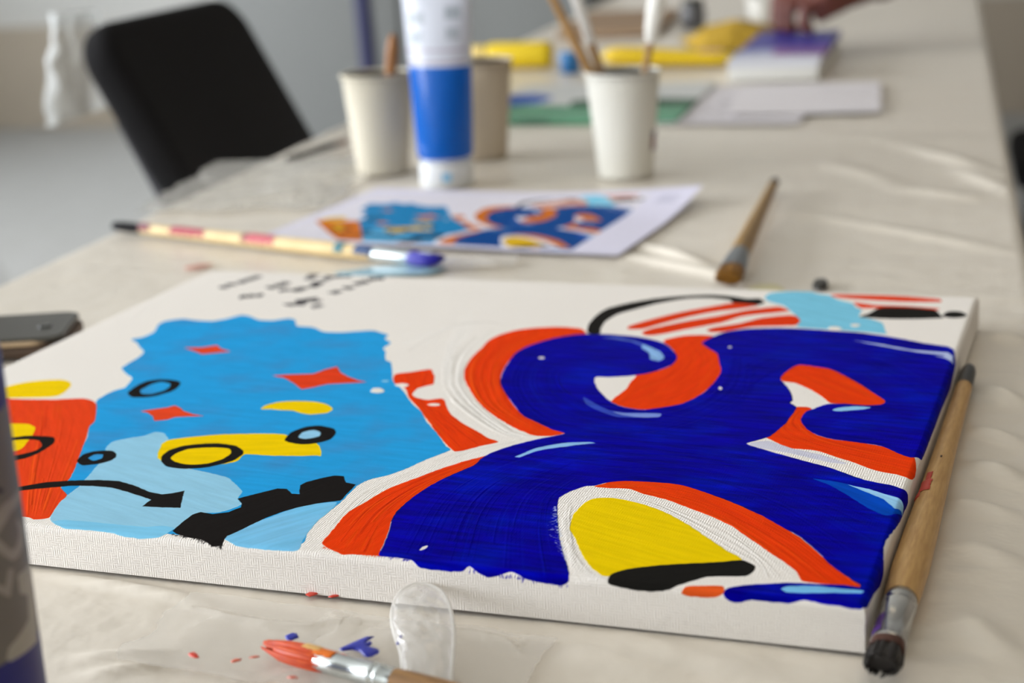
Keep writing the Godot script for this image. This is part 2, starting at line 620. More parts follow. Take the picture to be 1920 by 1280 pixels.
	blob("dab_a", [229.5,199.6,230.2,197.4,229.1,195.6,227.7,194.7,225.6,195,223.3,196.2,222.4,198.3,222.2,200.5,222.3,202.2,223.9,203.1,225.9,202.8,227.6,201.5], [], Color8(238,232,224), Color8(238,232,224), 0.00, 0.05, 0.2, 1, true, 0)
	blob("dab_b", [225.2,215.3,225.2,214.4,225.1,213.7,224.1,213.3,223.1,213.3,222.2,213.9,221.3,214.6,221.1,215.5,221.8,216.3,222.6,216.7,223.7,216.7,224.8,216.2], [], Color8(146,204,232), Color8(146,204,232), 0.00, 0.05, 0.1, 1, true, 0)
	blob("arrow", [113.4,27.8,127.7,39.5,134.4,45.7,144.8,50,156.5,53.2,166.9,54,177.4,50.2,187.3,45,194.8,43.4,198.3,45.5,202.2,49.6,206.3,40.8,211,31.1,200.7,29.5,193.9,29.2,193.5,33.5,193.7,36.7,188.5,38.8,177.9,43,167.6,46.1,158.4,46.1,148.8,44.1,138.9,39.3,131,34.9,116.7,23.3], [], Color8(30,27,26), Color8(30,27,26), 0.21, 0.03, 0.1, 1, false, 0)
	blob("gear", [221.4,7.6,220.5,16.2,220.3,25.2,222.1,28.6,228.5,27.6,233.9,31.2,236.4,37.3,234.2,41.8,229.9,45.9,232.7,49.7,238.7,57.4,241.4,60.6,245.8,60.9,251,56.2,254.7,56.3,249.7,66.3,250.7,70.5,254.8,76,259.6,80.4,264.1,80.7,268.5,73.6,273.9,72.1,274.6,63.8,275.6,53.3,270,50.2,262.2,43.5,257.4,37,253.3,28.8,250.8,20.6,248.6,12.6,246.6,7.5,247.7,3.8,248.8,-0.4,244.2,-1,238.3,1.7,231.8,2.5,224.5,4.9], [], Color8(30,27,26), Color8(30,27,26), 1.18, 0.05, 0.1, 1, false, 0.6)
	blob("strip", [225.1,221.9,223.5,228.3,230.4,233.4,238.3,239.7,242,234.5,246,227.6,250.6,214.4,247.6,210.2,245.3,205.2,246.8,195.6,251.3,191.2,258.5,189.1,264.1,192.7,267.2,189.9,270,184.4,278.5,170.1,289.9,157.8,300.1,148.8,308.9,140.6,315.1,136.6,308.8,129.4,304.6,123.5,300.7,120.5,296.2,124.6,288.6,134.3,277.5,149.8,267.6,163.9,259,176.3,250.9,185.9,244.7,194.4,240.7,201.7,235.4,208,229.6,212.4], [], Color8(234,62,12), Color8(234,62,12), -1.00, 0.04, 0.1, 1, true, 0)
	blob("dab_c", [238.4,210.3,238.3,208.5,238,207.1,236.4,206.3,234.4,206.4,232.9,207.5,231.3,209,230.7,210.8,231.9,212.3,233.4,213.1,235.4,213,237.6,212], [], Color8(238,232,224), Color8(238,232,224), 0.00, 0.05, 0.2, 1, true, 0)
	blob("dab_d", [267.6,183.1,267.9,182,267.3,181.2,265.6,180.6,264.2,180.6,262.6,181,261.3,181.9,261.6,183,262.7,184,264,184.5,265.9,184.6,267.2,184.1], [], Color8(238,232,224), Color8(238,232,224), 0.00, 0.05, 0.2, 1, true, 0)
	blob("arc", [298.4,323,293.5,329,282.6,330.6,270.3,327.5,258.6,319.9,252.7,310,250.1,297.4,251.5,283.7,252.6,266.2,255.8,248.7,261,233.2,269.7,215.2,280,197.5,291.9,181,303.4,168.4,315.4,157.3,327.7,148.2,335.7,149,339.8,152.1,347.9,165.3,304.6,303.3], [], Color8(234,62,12), Color8(234,62,12), -1.29, 0.04, 0.1, 1, true, 0)
	blob("ess", [345.9,313.4,353.1,323.2,361.2,326.7,370.3,326.1,378.5,315.7,393.5,268.3,397,223.8,388.9,193.1,368.9,181.2,349.6,193.7,348.3,206.9,349.3,217.5,350,226.4,348.9,238,348.8,247.2,344.1,259.5,352.4,270.7,354.2,290.9], [], Color8(234,62,12), Color8(234,62,12), 1.50, 0.04, 0.1, 1, true, 0)
	blob("slice", [420.6,255.6,422.7,251.4,428.8,249.9,436.5,242.4,444.7,231.9,451.3,221.4,455.4,221.4,462.1,221,470.4,220.1,478.1,224.9,474.4,242.6,452.3,278.8,429.1,289,418.5,287.2,415.1,262.8], [], Color8(234,62,12), Color8(234,62,12), -0.76, 0.04, 0.1, 1, true, 0)
	blob("band", [434.2,210.8,441.8,213,446.8,204.3,450.2,185.5,459.5,176.1,473.5,173.7,483.3,169.9,496.5,157.1,499,149.5,501.6,136.2,499.5,127.9,494.6,130.7,484.8,133.9,474.5,141.7,464.1,148.4,455.8,153.7,444.2,154.8,435,163.1,431,167.4,432.7,182,434.4,197.9], [], Color8(234,62,12), Color8(234,62,12), -0.37, 0.04, 0.1, 1, true, 0)
	blob("lavender", [425.8,156.8,433.3,162,446.5,153.9,459,148.7,471.9,139.8,465.1,139.7,445.3,148,432.8,151.8], [], Color8(200,202,224), Color8(200,202,224), -0.54, 0.03, 0.1, 0.8, true, 0)
	blob("lip", [374.5,91.7,378.6,97.1,378.1,106.8,406.5,109.5,439.5,88.3,459.9,72.3,476,51.2,488.8,33.6,497.5,16.8,496.2,15.5,489,15.7,482.5,15.2,475.7,15.9,472.2,23.4,467.3,29.7,461.7,36,456.8,41.6,449.5,50,445.1,55,438.9,62,427.3,70.8,416.9,77.4,407.7,83.2,396.4,87.6,389.5,91.7,379.4,90.8], [], Color8(234,62,12), Color8(234,62,12), -0.71, 0.04, 0.1, 1, true, 0)
	blob("leg_orange", [288.9,8.7,287.4,16.7,286,27.9,284.5,41.1,286.6,53.8,289.9,71,296.3,84.8,302.3,97.6,309.3,109.4,315.7,117.8,319.2,122.1,326.4,102.6,315.2,86.9,310.4,57.1,314.5,25.7,319.9,2.9,313.5,2.5,304.9,1.6,300.8,1.1,295,4.1], [], Color8(234,62,12), Color8(234,62,12), 1.39, 0.04, 0.1, 1, true, 0)
	blob("blue", [286.3,219.2,280.9,233.9,276.8,252.4,273.9,277.1,275.8,288.9,280,299.2,286,308.8,293.4,315.6,301.2,319.1,313.8,320,330.7,317.4,341,312.6,349.4,305.6,357.2,292.4,361.3,281.1,361.5,268.4,357.2,258.1,352,251.5,345,246.5,336.2,243,329.3,241.8,331.7,232.1,339,217.3,346.6,205.7,353.5,198.6,361.1,195.1,367.8,194.7,377.7,201.6,383.2,207.6,387.3,220.3,389.4,233.7,389.8,249.1,389,262.8,385,276.4,379.7,293.3,373,302.3,367.2,311.7,369.3,321.6,374.2,334.3,383.4,342.4,401,347.5,412.5,348.3,430.8,346.9,446.8,345.1,466.6,337.8,482.7,330.1,494,325.9,497.5,320.5,499.5,308.1,502.7,296.3,506.5,276.9,505.6,257.4,504.6,232,504.3,214.5,503.7,191.5,503.5,175.5,502,158.1,497,153.1,491.2,156.7,483.4,164.2,473.7,167.3,460.5,169.7,453.5,173.4,447.7,180.4,443.2,189.5,441.8,195.4,442,205,444.9,211.2,449.7,219.5,457.3,221.7,467.5,221.2,474.5,224.2,475.5,229.3,467.8,241.4,460.9,252.2,452,264,446.4,271.2,441.4,275.9,431.3,279.8,425.2,280.6,422.2,273.5,420.4,261.9,420.8,254.7,425.6,244.8,430.1,233.5,432.9,222.9,432.8,217.9,436.5,212,436.9,205.6,436.5,195.2,436.2,186.5,434.7,177.9,432.6,167.7,427.6,160.8,424.7,156.6,433,151.1,443,145.4,454.8,138.9,463.5,134.7,473.8,127.6,482.4,121.7,492.8,118.3,497.7,115,501.7,113.9,504.8,114.2,504,102.5,503.3,89.7,500.4,72.6,499,57,500.9,45.3,506.1,44.2,507.1,34.7,503.3,18.8,501.8,4.9,499.3,-0.5,491.6,-0.3,484,0.2,478.9,0.8,474,-1,463.8,-1.2,459.7,-1.3,456.2,-2.6,453,-2.4,450.5,0.1,451.5,4.1,457.9,8.4,464.5,10.9,471.4,13.5,479.1,14.3,489,15.7,496.2,15.5,495.9,17.4,492.8,20.4,485.3,29.3,476.7,42,468.4,54.3,459,64.2,450.3,73,436,84.6,423,93.3,408.7,100.9,396,101.4,384.7,100.3,378.6,97.1,374.3,92.3,371.2,91,366.5,83.6,364.5,75.1,366.6,66.4,372.3,50,379.1,31.9,386.1,16.5,390.1,8.2,393.1,-0.8,389.8,-2.9,386.3,-2.4,383.2,-2.5,376.4,-1.5,370.5,0.7,365.4,-1.5,361.2,-2.4,356.4,-0.2,353.4,1.3,351.7,-0.7,347.7,-1.5,340.2,-1.6,334.3,-1.3,331.2,0.8,328.4,2.2,322.8,2.5,315.9,3,312.7,14.1,308.9,27.8,305.4,38.6,303.9,48.4,303.9,59.4,305.2,72.4,307.6,84.6,311.6,96.1,315.3,105.8,315.3,113.5,316.8,121.6,321.2,130.5,327.1,139,333,145.5,341.2,153.9,334,157.9,323.2,166.7,313.8,174.5,304.5,187.6,294.2,204.5], [], Color8(6,0,150), Color8(0,16,166), -0.08, 0.25, 0.14, 1, true, 0)
	blob("curl", [310.8,313,318.9,311.1,329,307.4,339.2,297.6,344.4,288.2,348.2,277.8,353.3,274.8,354.5,280.9,349.8,291.2,342.3,299.1,330.5,309.8,317.7,315.2], [], Color8(140,184,235), Color8(140,184,235), -0.72, 0.15, 0.1, 0.55, true, 0)
	blob("curl_tip", [338.1,296.3,344.4,288.2,347.9,277.8,353.3,274.8,354.5,280.9,349.8,291.2,342.3,299.1,336.7,303.4], [], Color8(150,198,238), Color8(150,198,238), -0.97, 0.1, 0.1, 0.85, true, 0)
	blob("sweep_light", [333.3,207.5,343.9,196.8,351.1,190.7,358.4,188,369.1,190.1,376.9,190,377.1,185.2,369.7,183,358.5,181.6,347.3,188.3,337.9,197.3], [], Color8(90,130,215), Color8(90,130,215), -0.36, 0.2, 0.1, 0.6, true, 0)
	blob("sweep_tip", [353.8,188.7,361.9,187.9,376.9,190,377.1,185.2,369.7,183,358.8,184.8], [], Color8(170,195,240), Color8(170,195,240), -0.11, 0.1, 0.1, 0.6, true, 0)
	blob("stroke_a", [329.3,119.2,331.6,119,336.3,128.5,346.2,136.3,356.2,142.7,358.8,144,355.6,144.8,344.7,141.1,334.9,132.5,331.4,124.6], [], Color8(146,196,238), Color8(146,196,238), 0.98, 0.04, 0.1, 1, true, 0)
	blob("stroke_b", [444.3,329.9,461,324.4,476.7,317,495.1,315.1,498.1,309.8,499.9,296.7,494.9,304.4,484.9,311.4,465.5,319.1], [], Color8(205,220,242), Color8(205,220,242), -0.47, 0.08, 0.1, 0.9, false, 0)
	blob("stroke_b2", [456.4,323.6,477.1,314,493.3,309.9,494.6,307.2,477.3,312.1], [], Color8(6,0,150), Color8(6,0,150), -0.47, 0.08, 0.1, 1, false, 0)
	blob("lens", [453.4,210.4,455.7,214.9,462.5,218.6,470.2,218.5,467.8,214.8,460.5,211,455.4,209.2], [], Color8(146,202,238), Color8(146,202,238), 0.19, 0.05, 0.1, 1, true, 0)
	blob("mid_blue", [460.9,119.1,472.4,117.1,485.1,111,494.6,105.1,499.7,96.7,504.2,97.7,496.1,84.9,488.1,90.6,477.7,103.3,467.7,114.1], [], Color8(4,72,186), Color8(4,72,186), -0.66, 0.12, 0.1, 1, true, 0)
	blob("pale_edge", [475.8,115.2,484.9,112.2,493,107.2,497.3,105.1,501.5,100.7,504,96.1,497.9,92.8,492,102.2,483.7,108.8], [], Color8(150,202,240), Color8(150,202,240), -0.68, 0.12, 0.1, 1, false, 0)
	blob("foot_light", [469.7,7.4,471.1,10.1,479.4,12.5,489.5,12.6,498.1,12.7,497.5,10.3,487.6,8.4,478,5.7,472.1,5.2], [], Color8(124,196,242), Color8(124,196,242), 0.11, 0.08, 0.1, 1, true, 0)
	blob("dash_a", [292.1,270,292.5,269.1,292.1,268.3,291.3,267.9,290.4,268,289.4,268.6,288.8,269.5,288.9,270.5,289.3,271.3,290,271.7,291,271.6,291.6,271], [], Color8(238,232,224), Color8(238,232,224), 0.00, 0.05, 0.1, 1, true, 0)
	blob("dash_b", [384.7,306.4,384.8,305.6,384.4,305,383.9,304.7,383.3,304.8,382.7,305.2,382.5,306,382.6,306.8,382.7,307.4,383.3,307.6,383.8,307.5,384.3,307], [], Color8(238,232,224), Color8(238,232,224), 0.00, 0.05, 0.1, 1, true, 0)
	blob("dash_c", [396.1,235,396.2,233.7,396,232.7,395.6,232.2,394.9,232.5,394.4,233.3,394.1,234.6,393.9,235.9,393.9,236.9,394.4,237.3,394.9,237.1,395.5,236.2], [], Color8(238,232,224), Color8(238,232,224), 0.00, 0.05, 0.1, 1, true, 0)
	blob("dash_d", [328.8,11.3,328.8,14.5,330.2,16.5,330.8,13.9,329.8,11], [], Color8(238,232,224), Color8(238,232,224), 0.00, 0.05, 0.1, 1, true, 0)
	blob("yellow_eye", [378.6,45.7,375.9,59.5,376.2,71.5,378.6,78.1,385.9,80.3,398.2,76.9,410.1,70,421.8,59.9,431.8,49.3,442.9,37.4,450.6,29.8,444.7,23.4,431.2,17.3,419.7,12.6,411.8,6.8,407.5,4.3,404.5,4.1,398.6,10.2,391.3,21.4,384.5,34.8], [], Color8(240,206,4), Color8(240,206,4), -0.40, 0.03, 0.1, 1, true, 0)
	blob("eye_black", [407.8,0,407.8,6.9,412.3,12.4,421,17.4,432.4,22.1,444,26.3,450.7,29.4,456.4,25.1,456.8,18.8,454.8,15.4,442.4,12,436.5,5.8,432,0.4,425.7,-1.5,418.2,-1.7,411.8,-1.1], [], Color8(30,29,27), Color8(30,29,27), 0.48, 0.05, 0.1, 1, true, 0)
	blob("nub", [435.5,-1.3,436.5,1.9,440.6,3.4,448.9,5.3,450.6,0.6,447.6,-1.5,440.4,-2,437.5,-1.9], [], Color8(232,92,36), Color8(232,92,36), 0.16, 0.12, 0.1, 1, true, 0)
	blob("bow", [299.7,322.1,295.5,338.4,294.2,356.9,295.8,372.8,304.2,386.5,317.4,399.8,333,408.5,348.1,413.3,361.3,411.4,370.1,407.6,377.8,408.8,382.8,399.6,379.3,394.1,364.9,396.9,362,402.7,349.8,405.9,336.1,402.6,321.9,389.2,312.2,374.1,305.4,362.2,303.1,345.4,305.1,329.7,307.4,321.2,304.8,317.4], [], Color8(32,30,28), Color8(32,30,28), 0.00, 0.04, 0.1, 1, true, 0)
	blob("bar_a", [320.1,332.2,319.1,338.8,329.1,356.5,343,375.2,358.7,391,365.2,396.9,377.5,395.1,380.8,393.1,373.3,385.9,358.6,375.3,345.3,360.2,333.6,342.2,327.8,333.4], [], Color8(226,62,20), Color8(226,62,20), 0.85, 0.07, 0.1, 1, true, 0)
	blob("bar_b", [329.8,326,332.1,334.1,348.4,353.7,363.5,367.7,377.1,382.9,392,392.4,395.5,390.5,400.4,384.1,391.9,378,377.1,368.7,368.3,353.5,351.4,336.1,340.8,324.5,334.2,321.2], [], Color8(226,62,20), Color8(226,62,20), 0.83, 0.07, 0.1, 1, true, 0)
	blob("bar_c", [363.8,337,366.3,343,378.8,354,388.1,366.9,401.6,374.9,406.4,373.3,410.1,364.7,409.6,354.5,404.4,352.5,386.2,347.3,374,335.4,367.1,333.2], [], Color8(226,60,20), Color8(226,60,20), 0.83, 0.07, 0.1, 1, true, 0)
	blob("cloud", [380.6,410.4,381.7,422.1,389.3,427,402.3,430.2,409.3,424.8,416.6,422.1,423,413,432.4,405.8,435.5,397.8,439.6,392.5,440.4,377.5,447.1,374,454.8,366.2,458.3,351.3,459.8,345.1,446.4,347.2,430.4,349,412.1,350.4,410.1,353.4,410.1,364.7,406.4,373.3,400.2,385.3,394.6,395.2,385.4,402.4], [], Color8(126,202,230), Color8(126,202,230), -0.51, 0.05, 0.1, 1, true, 0)
	blob("dab_e", [435.3,352,434.7,349.7,433.4,347.9,431.9,347,429.8,347.3,428.3,348.6,428,350.8,427.7,352.9,428.5,354.7,430.5,355.6,432.2,355.3,434,353.9], [], Color8(238,232,224), Color8(238,232,224), 0.00, 0.05, 0.2, 1, true, 0)
	blob("dab_f", [443.8,359.9,443.3,358.2,442.8,356.9,441.6,356.3,440.2,356.5,439.4,357.6,438.7,359.1,438.4,360.8,439.4,362.1,440.6,362.8,441.9,362.5,443.3,361.5], [], Color8(238,232,224), Color8(238,232,224), 0.00, 0.05, 0.2, 1, true, 0)
	blob("red_a", [416.7,423.3,421.9,425.4,454.9,426.4,479.1,422.6,480.7,416.7,460.8,413.7,437.7,415.2,422.2,417.9], [], Color8(228,66,24), Color8(228,66,24), 0.15, 0.05, 0.1, 1, true, 0)
	blob("red_b", [432.9,408.3,445.9,404.2,462,404.3,481.5,401.3,478.3,396.1,463.1,396.1,447.5,397.3,439.1,396], [], Color8(228,66,24), Color8(228,66,24), 0.15, 0.05, 0.1, 1, true, 0)
	blob("hat_black", [440.7,377.5,444.6,385.1,447.7,396.1,451.3,400.2,466.2,401.3,478.6,398.5,481.4,394.3,484.3,385.5,485.8,382.3,473.1,378.1,457.9,375.7,445.9,376], [], Color8(32,31,29), Color8(32,31,29), 0.16, 0.03, 0.1, 1, true, 0)
	blob("dot_black", [497.2,391,497.1,387.2,494.4,384.1,491.5,382.7,488.2,383.1,485.1,385.4,484.8,389,485.6,392.9,486.9,395.9,490,397.4,493.1,396.8,495.2,394.4], [], Color8(32,31,29), Color8(32,31,29), 0.00, 0.05, 0.1, 1, true, 0)
	bristles("blue", 170, 0.45, 1, [356.2,283.2,333.3,308.1,305,312,280.8,283.5,286.3,230.2,313.2,178.4,345.8,155.6,375.7,157,396,174.8,411.3,218,405.4,270.5], [349.5,260.5,333.8,255.8,314.2,254.2,309,243.7,320.2,218.2,337.1,199.7,356.9,186.9,379.1,191.2,393,218.8,393,258.9,383.6,306.2])
	bristles("blue", 130, 0.5, 1, [342.9,148.9,317.1,107.6,307.8,69.1,317,7], [364.5,97.3,362.4,71.5,372.3,38.7,389.4,-0.8])
	bristles("blue", 140, 0.5, 1, [348.8,146.4,401.3,153.3,452.8,132.5,498.3,107.1], [367.4,88.3,401.8,105.3,450.7,76,494.7,20.4])
	bristles("blue", 110, 0.5, 1, [372.9,314.8,402.2,341.1,458.4,329.1,499.6,287.2], [407.8,234.5,424.3,285.3,453.7,269.8,500.1,203.3])
	bristles("blue", 60, 0.5, 1, [443.5,195.8,456.8,218.4,480.3,226.9,502.1,225], [451.5,178.2,474.1,169.5,488.7,163.9,498.3,158.9])
	bristles("base", 60, 1.1, 0, [217.2,352.1,228.4,290.5,248.6,232.9,271.1,191.5,308.4,151.2,331.4,137.7], [252,307.6,251.3,268,260.9,230.3,282.2,191.8,315.7,152.7,336.1,146.1])
	bristles("base", 20, 0.9, 0, [369.6,88.7,367,69.5,383.8,24.9,396.6,-0.1,407.8,-1], [377.7,81,373.7,64.9,387.4,25.7,399.3,7.9,406.7,3.7])
	bristles("base", 60, 0.4, 0, [375.2,89.3,395.5,86.7,429,68.3,453.9,40.9,472.1,18.9], [381,81.7,408.3,72.5,441.7,40.8,457,26.3,457.6,14.1])
	bristles("base", 20, 0.9, 0, [294.4,4.5,286.8,61.4,297.8,93.2,312.1,120.7,330.9,146.5], [282.7,7.3,277.9,59.4,287.7,93.2,298.9,121.6,316.5,136.2])
	bristles("base", 30, 1.2, 0, [162.6,375.5,205.6,381.9,256.9,352.3,288.3,345.4], [221.3,247.6,216.5,288.5,218.8,322.6,236.2,319.7])
	bristles("arc", 70, 0.4, 2, [293.8,327.9,268.4,319.2,254,289.5,259,244.4,285.7,189.9,327.2,149.6], [297.2,317.3,278.5,298.9,274.5,267,283.6,229.7,305.4,185.2,332.8,156.1])
	bristles("ess", 50, 0.4, 2, [348.9,310.8,360.9,287,360,252.9,350.4,237.3,349.9,206.4], [367.5,319.2,384.8,276.4,387.7,235.2,378.1,205,362.1,196.1])
	bristles("slice", 30, 0.4, 2, [421.2,259.3,425.5,278.8,446.1,268.4,471.9,233.7], [422.5,252.3,434.2,246.4,450.7,225.5,466.1,222.6])
	bristles("band", 40, 0.4, 2, [440.2,207,441.8,191.5,455,171.5,497,151.8], [436.1,202.2,434.8,171.1,460.9,151.2,499.6,130.5])
	bristles("lip", 50, 0.45, 2, [375.2,93.1,396,101.4,423,93.3,459.5,63.8,495.2,16.7], [380.5,91.1,405.3,83.9,438.9,62,463.5,32.8,476.5,16.1])
	bristles("leg_orange", 50, 0.45, 2, [288.7,11.5,286.3,51.9,296.3,84.8,315,116.3], [313,3.4,304.4,40.7,305.4,75,314.3,108.4])
	bristles("strip", 40, 0.4, 2, [225.4,223.9,246.9,191.3,269.3,161.7,298.1,123.6], [241.2,236.3,256.2,193,286,161,313.6,137.1])
	bristles("orange_left", 60, 0.5, 2, [43.2,139.3,80.3,88.4,112.8,43.9,144,8.3], [92.5,148.8,117.6,103.7,140.4,56.6,161.9,9.2])
	edge_lines("blue", Color8(2, 50, 120), 0.5, 0.7, 0.45, 0.0)
	edge_lines("blue", Color8(20, 40, 50), 0.6, 0.4, 0.25, 0.2)
	edge_lines("blue", Color8(236, 232, 228), 0.95, 0.5, 0.12, 0.0)
	edge_lines("arc", Color8(240, 222, 206), 0.8, 0.45, 0.35, 0.0)
	edge_lines("strip", Color8(240, 222, 206), 0.8, 0.4, 0.35, 0.0)
	edge_lines("blob", Color8(226, 238, 244), 0.8, 0.4, 0.3, 0.0)
	edge_lines("bar", Color8(236, 232, 200), 0.8, 0.35, 0.2, 0.0)
	edge_lines("star_c", Color8(236, 226, 214), 0.8, 0.35, 0.4, 0.0)
	edge_lines("bean", Color8(246, 240, 214), 0.8, 0.3, 0.3, 0.0)
	edge_lines("yellow_eye", Color8(176, 150, 40), 0.5, 0.35, 0.4, 0.0)
	handwriting(33.2, 383.7, 36, 398.4, 0.35, 7.5)
	handwriting(37.8, 398.6, 43.2, 419.8, 0.3, 7.5)
	handwriting(57.2, 365.2, 70.6, 372.6, 0.75, 7.5)
	handwriting(65.3, 388.3, 71.3, 406.2, 0.75, 7.5)
	handwriting(75, 382.8, 81.1, 389.2, 0.4, 7.5)
	handwriting(84.8, 384.2, 88.7, 394.5, 0.8, 7.5)
	handwriting(92.5, 395, 90.7, 410.3, 0.8, 7.5)
	handwriting(92.2, 413.4, 92.7, 426.6, 0.85, 7.5)
	handwriting(95.5, 424, 105.7, 428.4, 0.8, 7.5)
	handwriting(80.5, 413.2, 77.7, 430.5, 0.3, 7.5)
	handwriting(97.8, 350.2, 99.4, 355.6, 0.35, 7.5)
	handwriting(104.5, 351.2, 101.2, 366.4, 0.75, 7.5)
	handwriting(103.4, 369.4, 113.7, 360.4, 0.75, 7.5)
	handwriting(114.9, 347.6, 120.1, 356.1, 0.25, 7.5)
	handwriting(112.9, 381.5, 114.2, 391.2, 0.85, 7.5)
	handwriting(116.1, 394.2, 118.2, 401.5, 0.7, 7.5)
	handwriting(117.2, 407, 122.6, 416.2, 0.5, 7.5)
	handwriting(120.8, 420.3, 129.6, 425.8, 0.75, 7.5)
	# dry-brush fringe where the blue thins out beside the yellow
	for i in 220:
		var t := rng.randf()
		var p := Vector2(365.4, 66.1).lerp(Vector2(386.6, 15.1), t) + Vector2(-rng.randf() * rng.randf() * 5.0 * sin(t * PI), rng.randf_range(-1.0, 1.0))
		var q := p + Vector2(rng.randf_range(0.3, 1.2), rng.randf_range(-0.5, 0.5))
		pic.line(PackedVector2Array([Vector2(p.x + 18, p.y + 18) * PXMM, Vector2(q.x + 18, q.y + 18) * PXMM]), rng.randf_range(0.8, 1.5), Color8(206, 216, 240), 0.7, 0.02, 0, true)
	# ragged bristle ends where paint runs over the front edge
	for span in [[315.9, 3, 392.7, -2.4, 1], [223.2, 4.6, 248.8, -0.4, 2], [290.6, 5.8, 315.5, 2.9, 3]]:
		for i in 110:
			var t := rng.randf()
			var p := Vector2(span[0], span[1]).lerp(Vector2(span[2], span[3]), t) + Vector2(0, rng.randf_range(-0.8, 0.8))
			var q := p + Vector2(rng.randf_range(-0.7, 0.7), -rng.randf_range(0.2, 1.6))
			var c: Color = [Color8(12, 6, 150), Color8(34, 31, 30), Color8(232, 70, 22)][span[4] - 1]
			pic.line(PackedVector2Array([Vector2(p.x + 18, p.y + 18) * PXMM, Vector2(q.x + 18, q.y + 18) * PXMM]), rng.randf_range(0.7, 1.3), c, 0.8, 0.02, 0, true)


# the same design as a small colour print: thin printed inks, no relief
func paint_print() -> Pic:
	var p := Pic.new(1024, 724, Color8(222, 220, 238), noise_fine, noise_broad, 150)
	var ink := {"sky": Color8(30, 130, 186), "patch": Color8(70, 150, 200), "blob": Color8(80, 160, 205), "blue": Color8(0, 70, 142)}
	var frame := PackedVector2Array([Vector2(20, 40), Vector2(890, 40), Vector2(890, 690), Vector2(20, 690)])
	p.fill(frame, PackedVector2Array(), Color8(224, 221, 230), Color8(224, 221, 230), 0, 0.0, 0, 1.0, 1, 150)
	for k in outlines:
		var poly: PackedVector2Array = outlines[k][0]
		var hole: PackedVector2Array = outlines[k][1]
		var c: Color = outlines[k][2]
		if c.r > 0.8 and c.g < 0.5:
			c = Color8(206, 112, 32)
		elif c.r > 0.85 and c.b < 0.2:
			c = Color8(222, 180, 30)
		c = ink.get(k, c)
		var a := PackedVector2Array()
		var b := PackedVector2Array()
		for q in poly:
			a.append(print_at(q))
		for q in hole:
			b.append(print_at(q))
		p.fill(a, b, c, c, 0, 0.03, 0, 1.0, 2, 150)
	for i in 5:   # a caption of printed lines down the right margin
		p.fill(PackedVector2Array([Vector2(925, 70 + i * 16), Vector2(985 - (i % 2) * 14, 70 + i * 16), Vector2(985 - (i % 2) * 14, 74 + i * 16), Vector2(925, 74 + i * 16)]), PackedVector2Array(), Color8(120, 124, 150), Color8(120, 124, 150), 0, 0, 0, 1.0, 3, 150)
	return p


func print_at(q: Vector2) -> Vector2:
	return Vector2(20 + clampf(q.x / 500.0, 0, 1) * 870, 690 - clampf(q.y / CANVAS_D, 0, 1) * 650)


func build_canvas() -> void:
	paint_canvas()
	var o := thing("painted_canvas", "large stretched canvas painted with bold blue, orange, yellow and black graffiti shapes on white", "painting", Vector3(-0.2492, 0.75, -0.7887), -0.10467)
	var us := fold_stations(500.0)
	var vs := fold_stations(CANVAS_D)
	var pts := PackedVector3Array()
	var uvs := PackedVector2Array()
	for v in vs:
		for u in us:
			var fu := fold(u, 500.0)
			var fv := fold(v, CANVAS_D)
			var drop := maxf(fu.y, fv.y)
			pts.append(Vector3((fu.x - 250.0), 17.5 - drop, -(fv.x - CANVAS_D / 2)) * 0.001)
			uvs.append(Vector2((u + 18.0) / SHEET_W, (v + 18.0) / SHEET_H))
	var m := grid(us.size(), vs.size(), pts)
	var ar := m.surface_get_arrays(0)
	ar[Mesh.ARRAY_TEX_UV] = uvs
	var idx: PackedInt32Array = ar[Mesh.ARRAY_INDEX]
	for i in range(0, idx.size(), 3):
		var t := idx[i]
		idx[i] = idx[i + 1]
		idx[i + 1] = t
	ar[Mesh.ARRAY_INDEX] = idx
	var nr: PackedVector3Array = ar[Mesh.ARRAY_NORMAL]
	for i in nr.size():
		var n := nr[i]
		var p := pts[i]
		if n.dot(p + Vector3(0, 0.02, 0)) < 0:
			nr[i] = -n
	ar[Mesh.ARRAY_NORMAL] = nr
	var am := ArrayMesh.new()
	am.add_surface_from_arrays(Mesh.PRIMITIVE_TRIANGLES, ar)
	var cm := mat(Color.WHITE, 1.0, 0.05)
	cm.albedo_texture = pic.colour()
	cm.roughness_texture = pic.roughness()
	cm.heightmap_enabled = true
	cm.heightmap_texture = pic.relief()
	cm.heightmap_scale = 0.1
	cm.texture_repeat = false
	part("painted_cloth", am, cm, o)
	var wood := noisy(Color8(190, 150, 104), Color8(216, 182, 134), 0.7, 0.02, Vector3(4, 30, 30))
	for k in 2:
		part("stretcher_bar", box(0.49, 0.012, 0.03, 0.002), wood, o, Vector3(0, 0.002, (-1 if k else 1) * (CANVAS_D * 0.0005 - 0.022)))
	for k in 2:
		part("stretcher_bar", box(0.03, 0.012, CANVAS_D * 0.001 - 0.075, 0.002), wood, o, Vector3((-1 if k else 1) * 0.228, 0.002, 0))


func fold_stations(len_: float) -> PackedFloat32Array:
	var s := PackedFloat32Array()
	for k in [-17.5, -14.0, -10.0, -6.0]:
		s.append(k)
	for k in 9:
		s.append(-3.2 + k * 0.8)
	for k in 24:
		s.append(6.0 + (len_ - 12.0) * k / 23.0)
	for k in 9:
		s.append(len_ - 3.2 + k * 0.8)
	for k in [6.0, 10.0, 14.0, 17.5]:
		s.append(len_ + k)
	return s


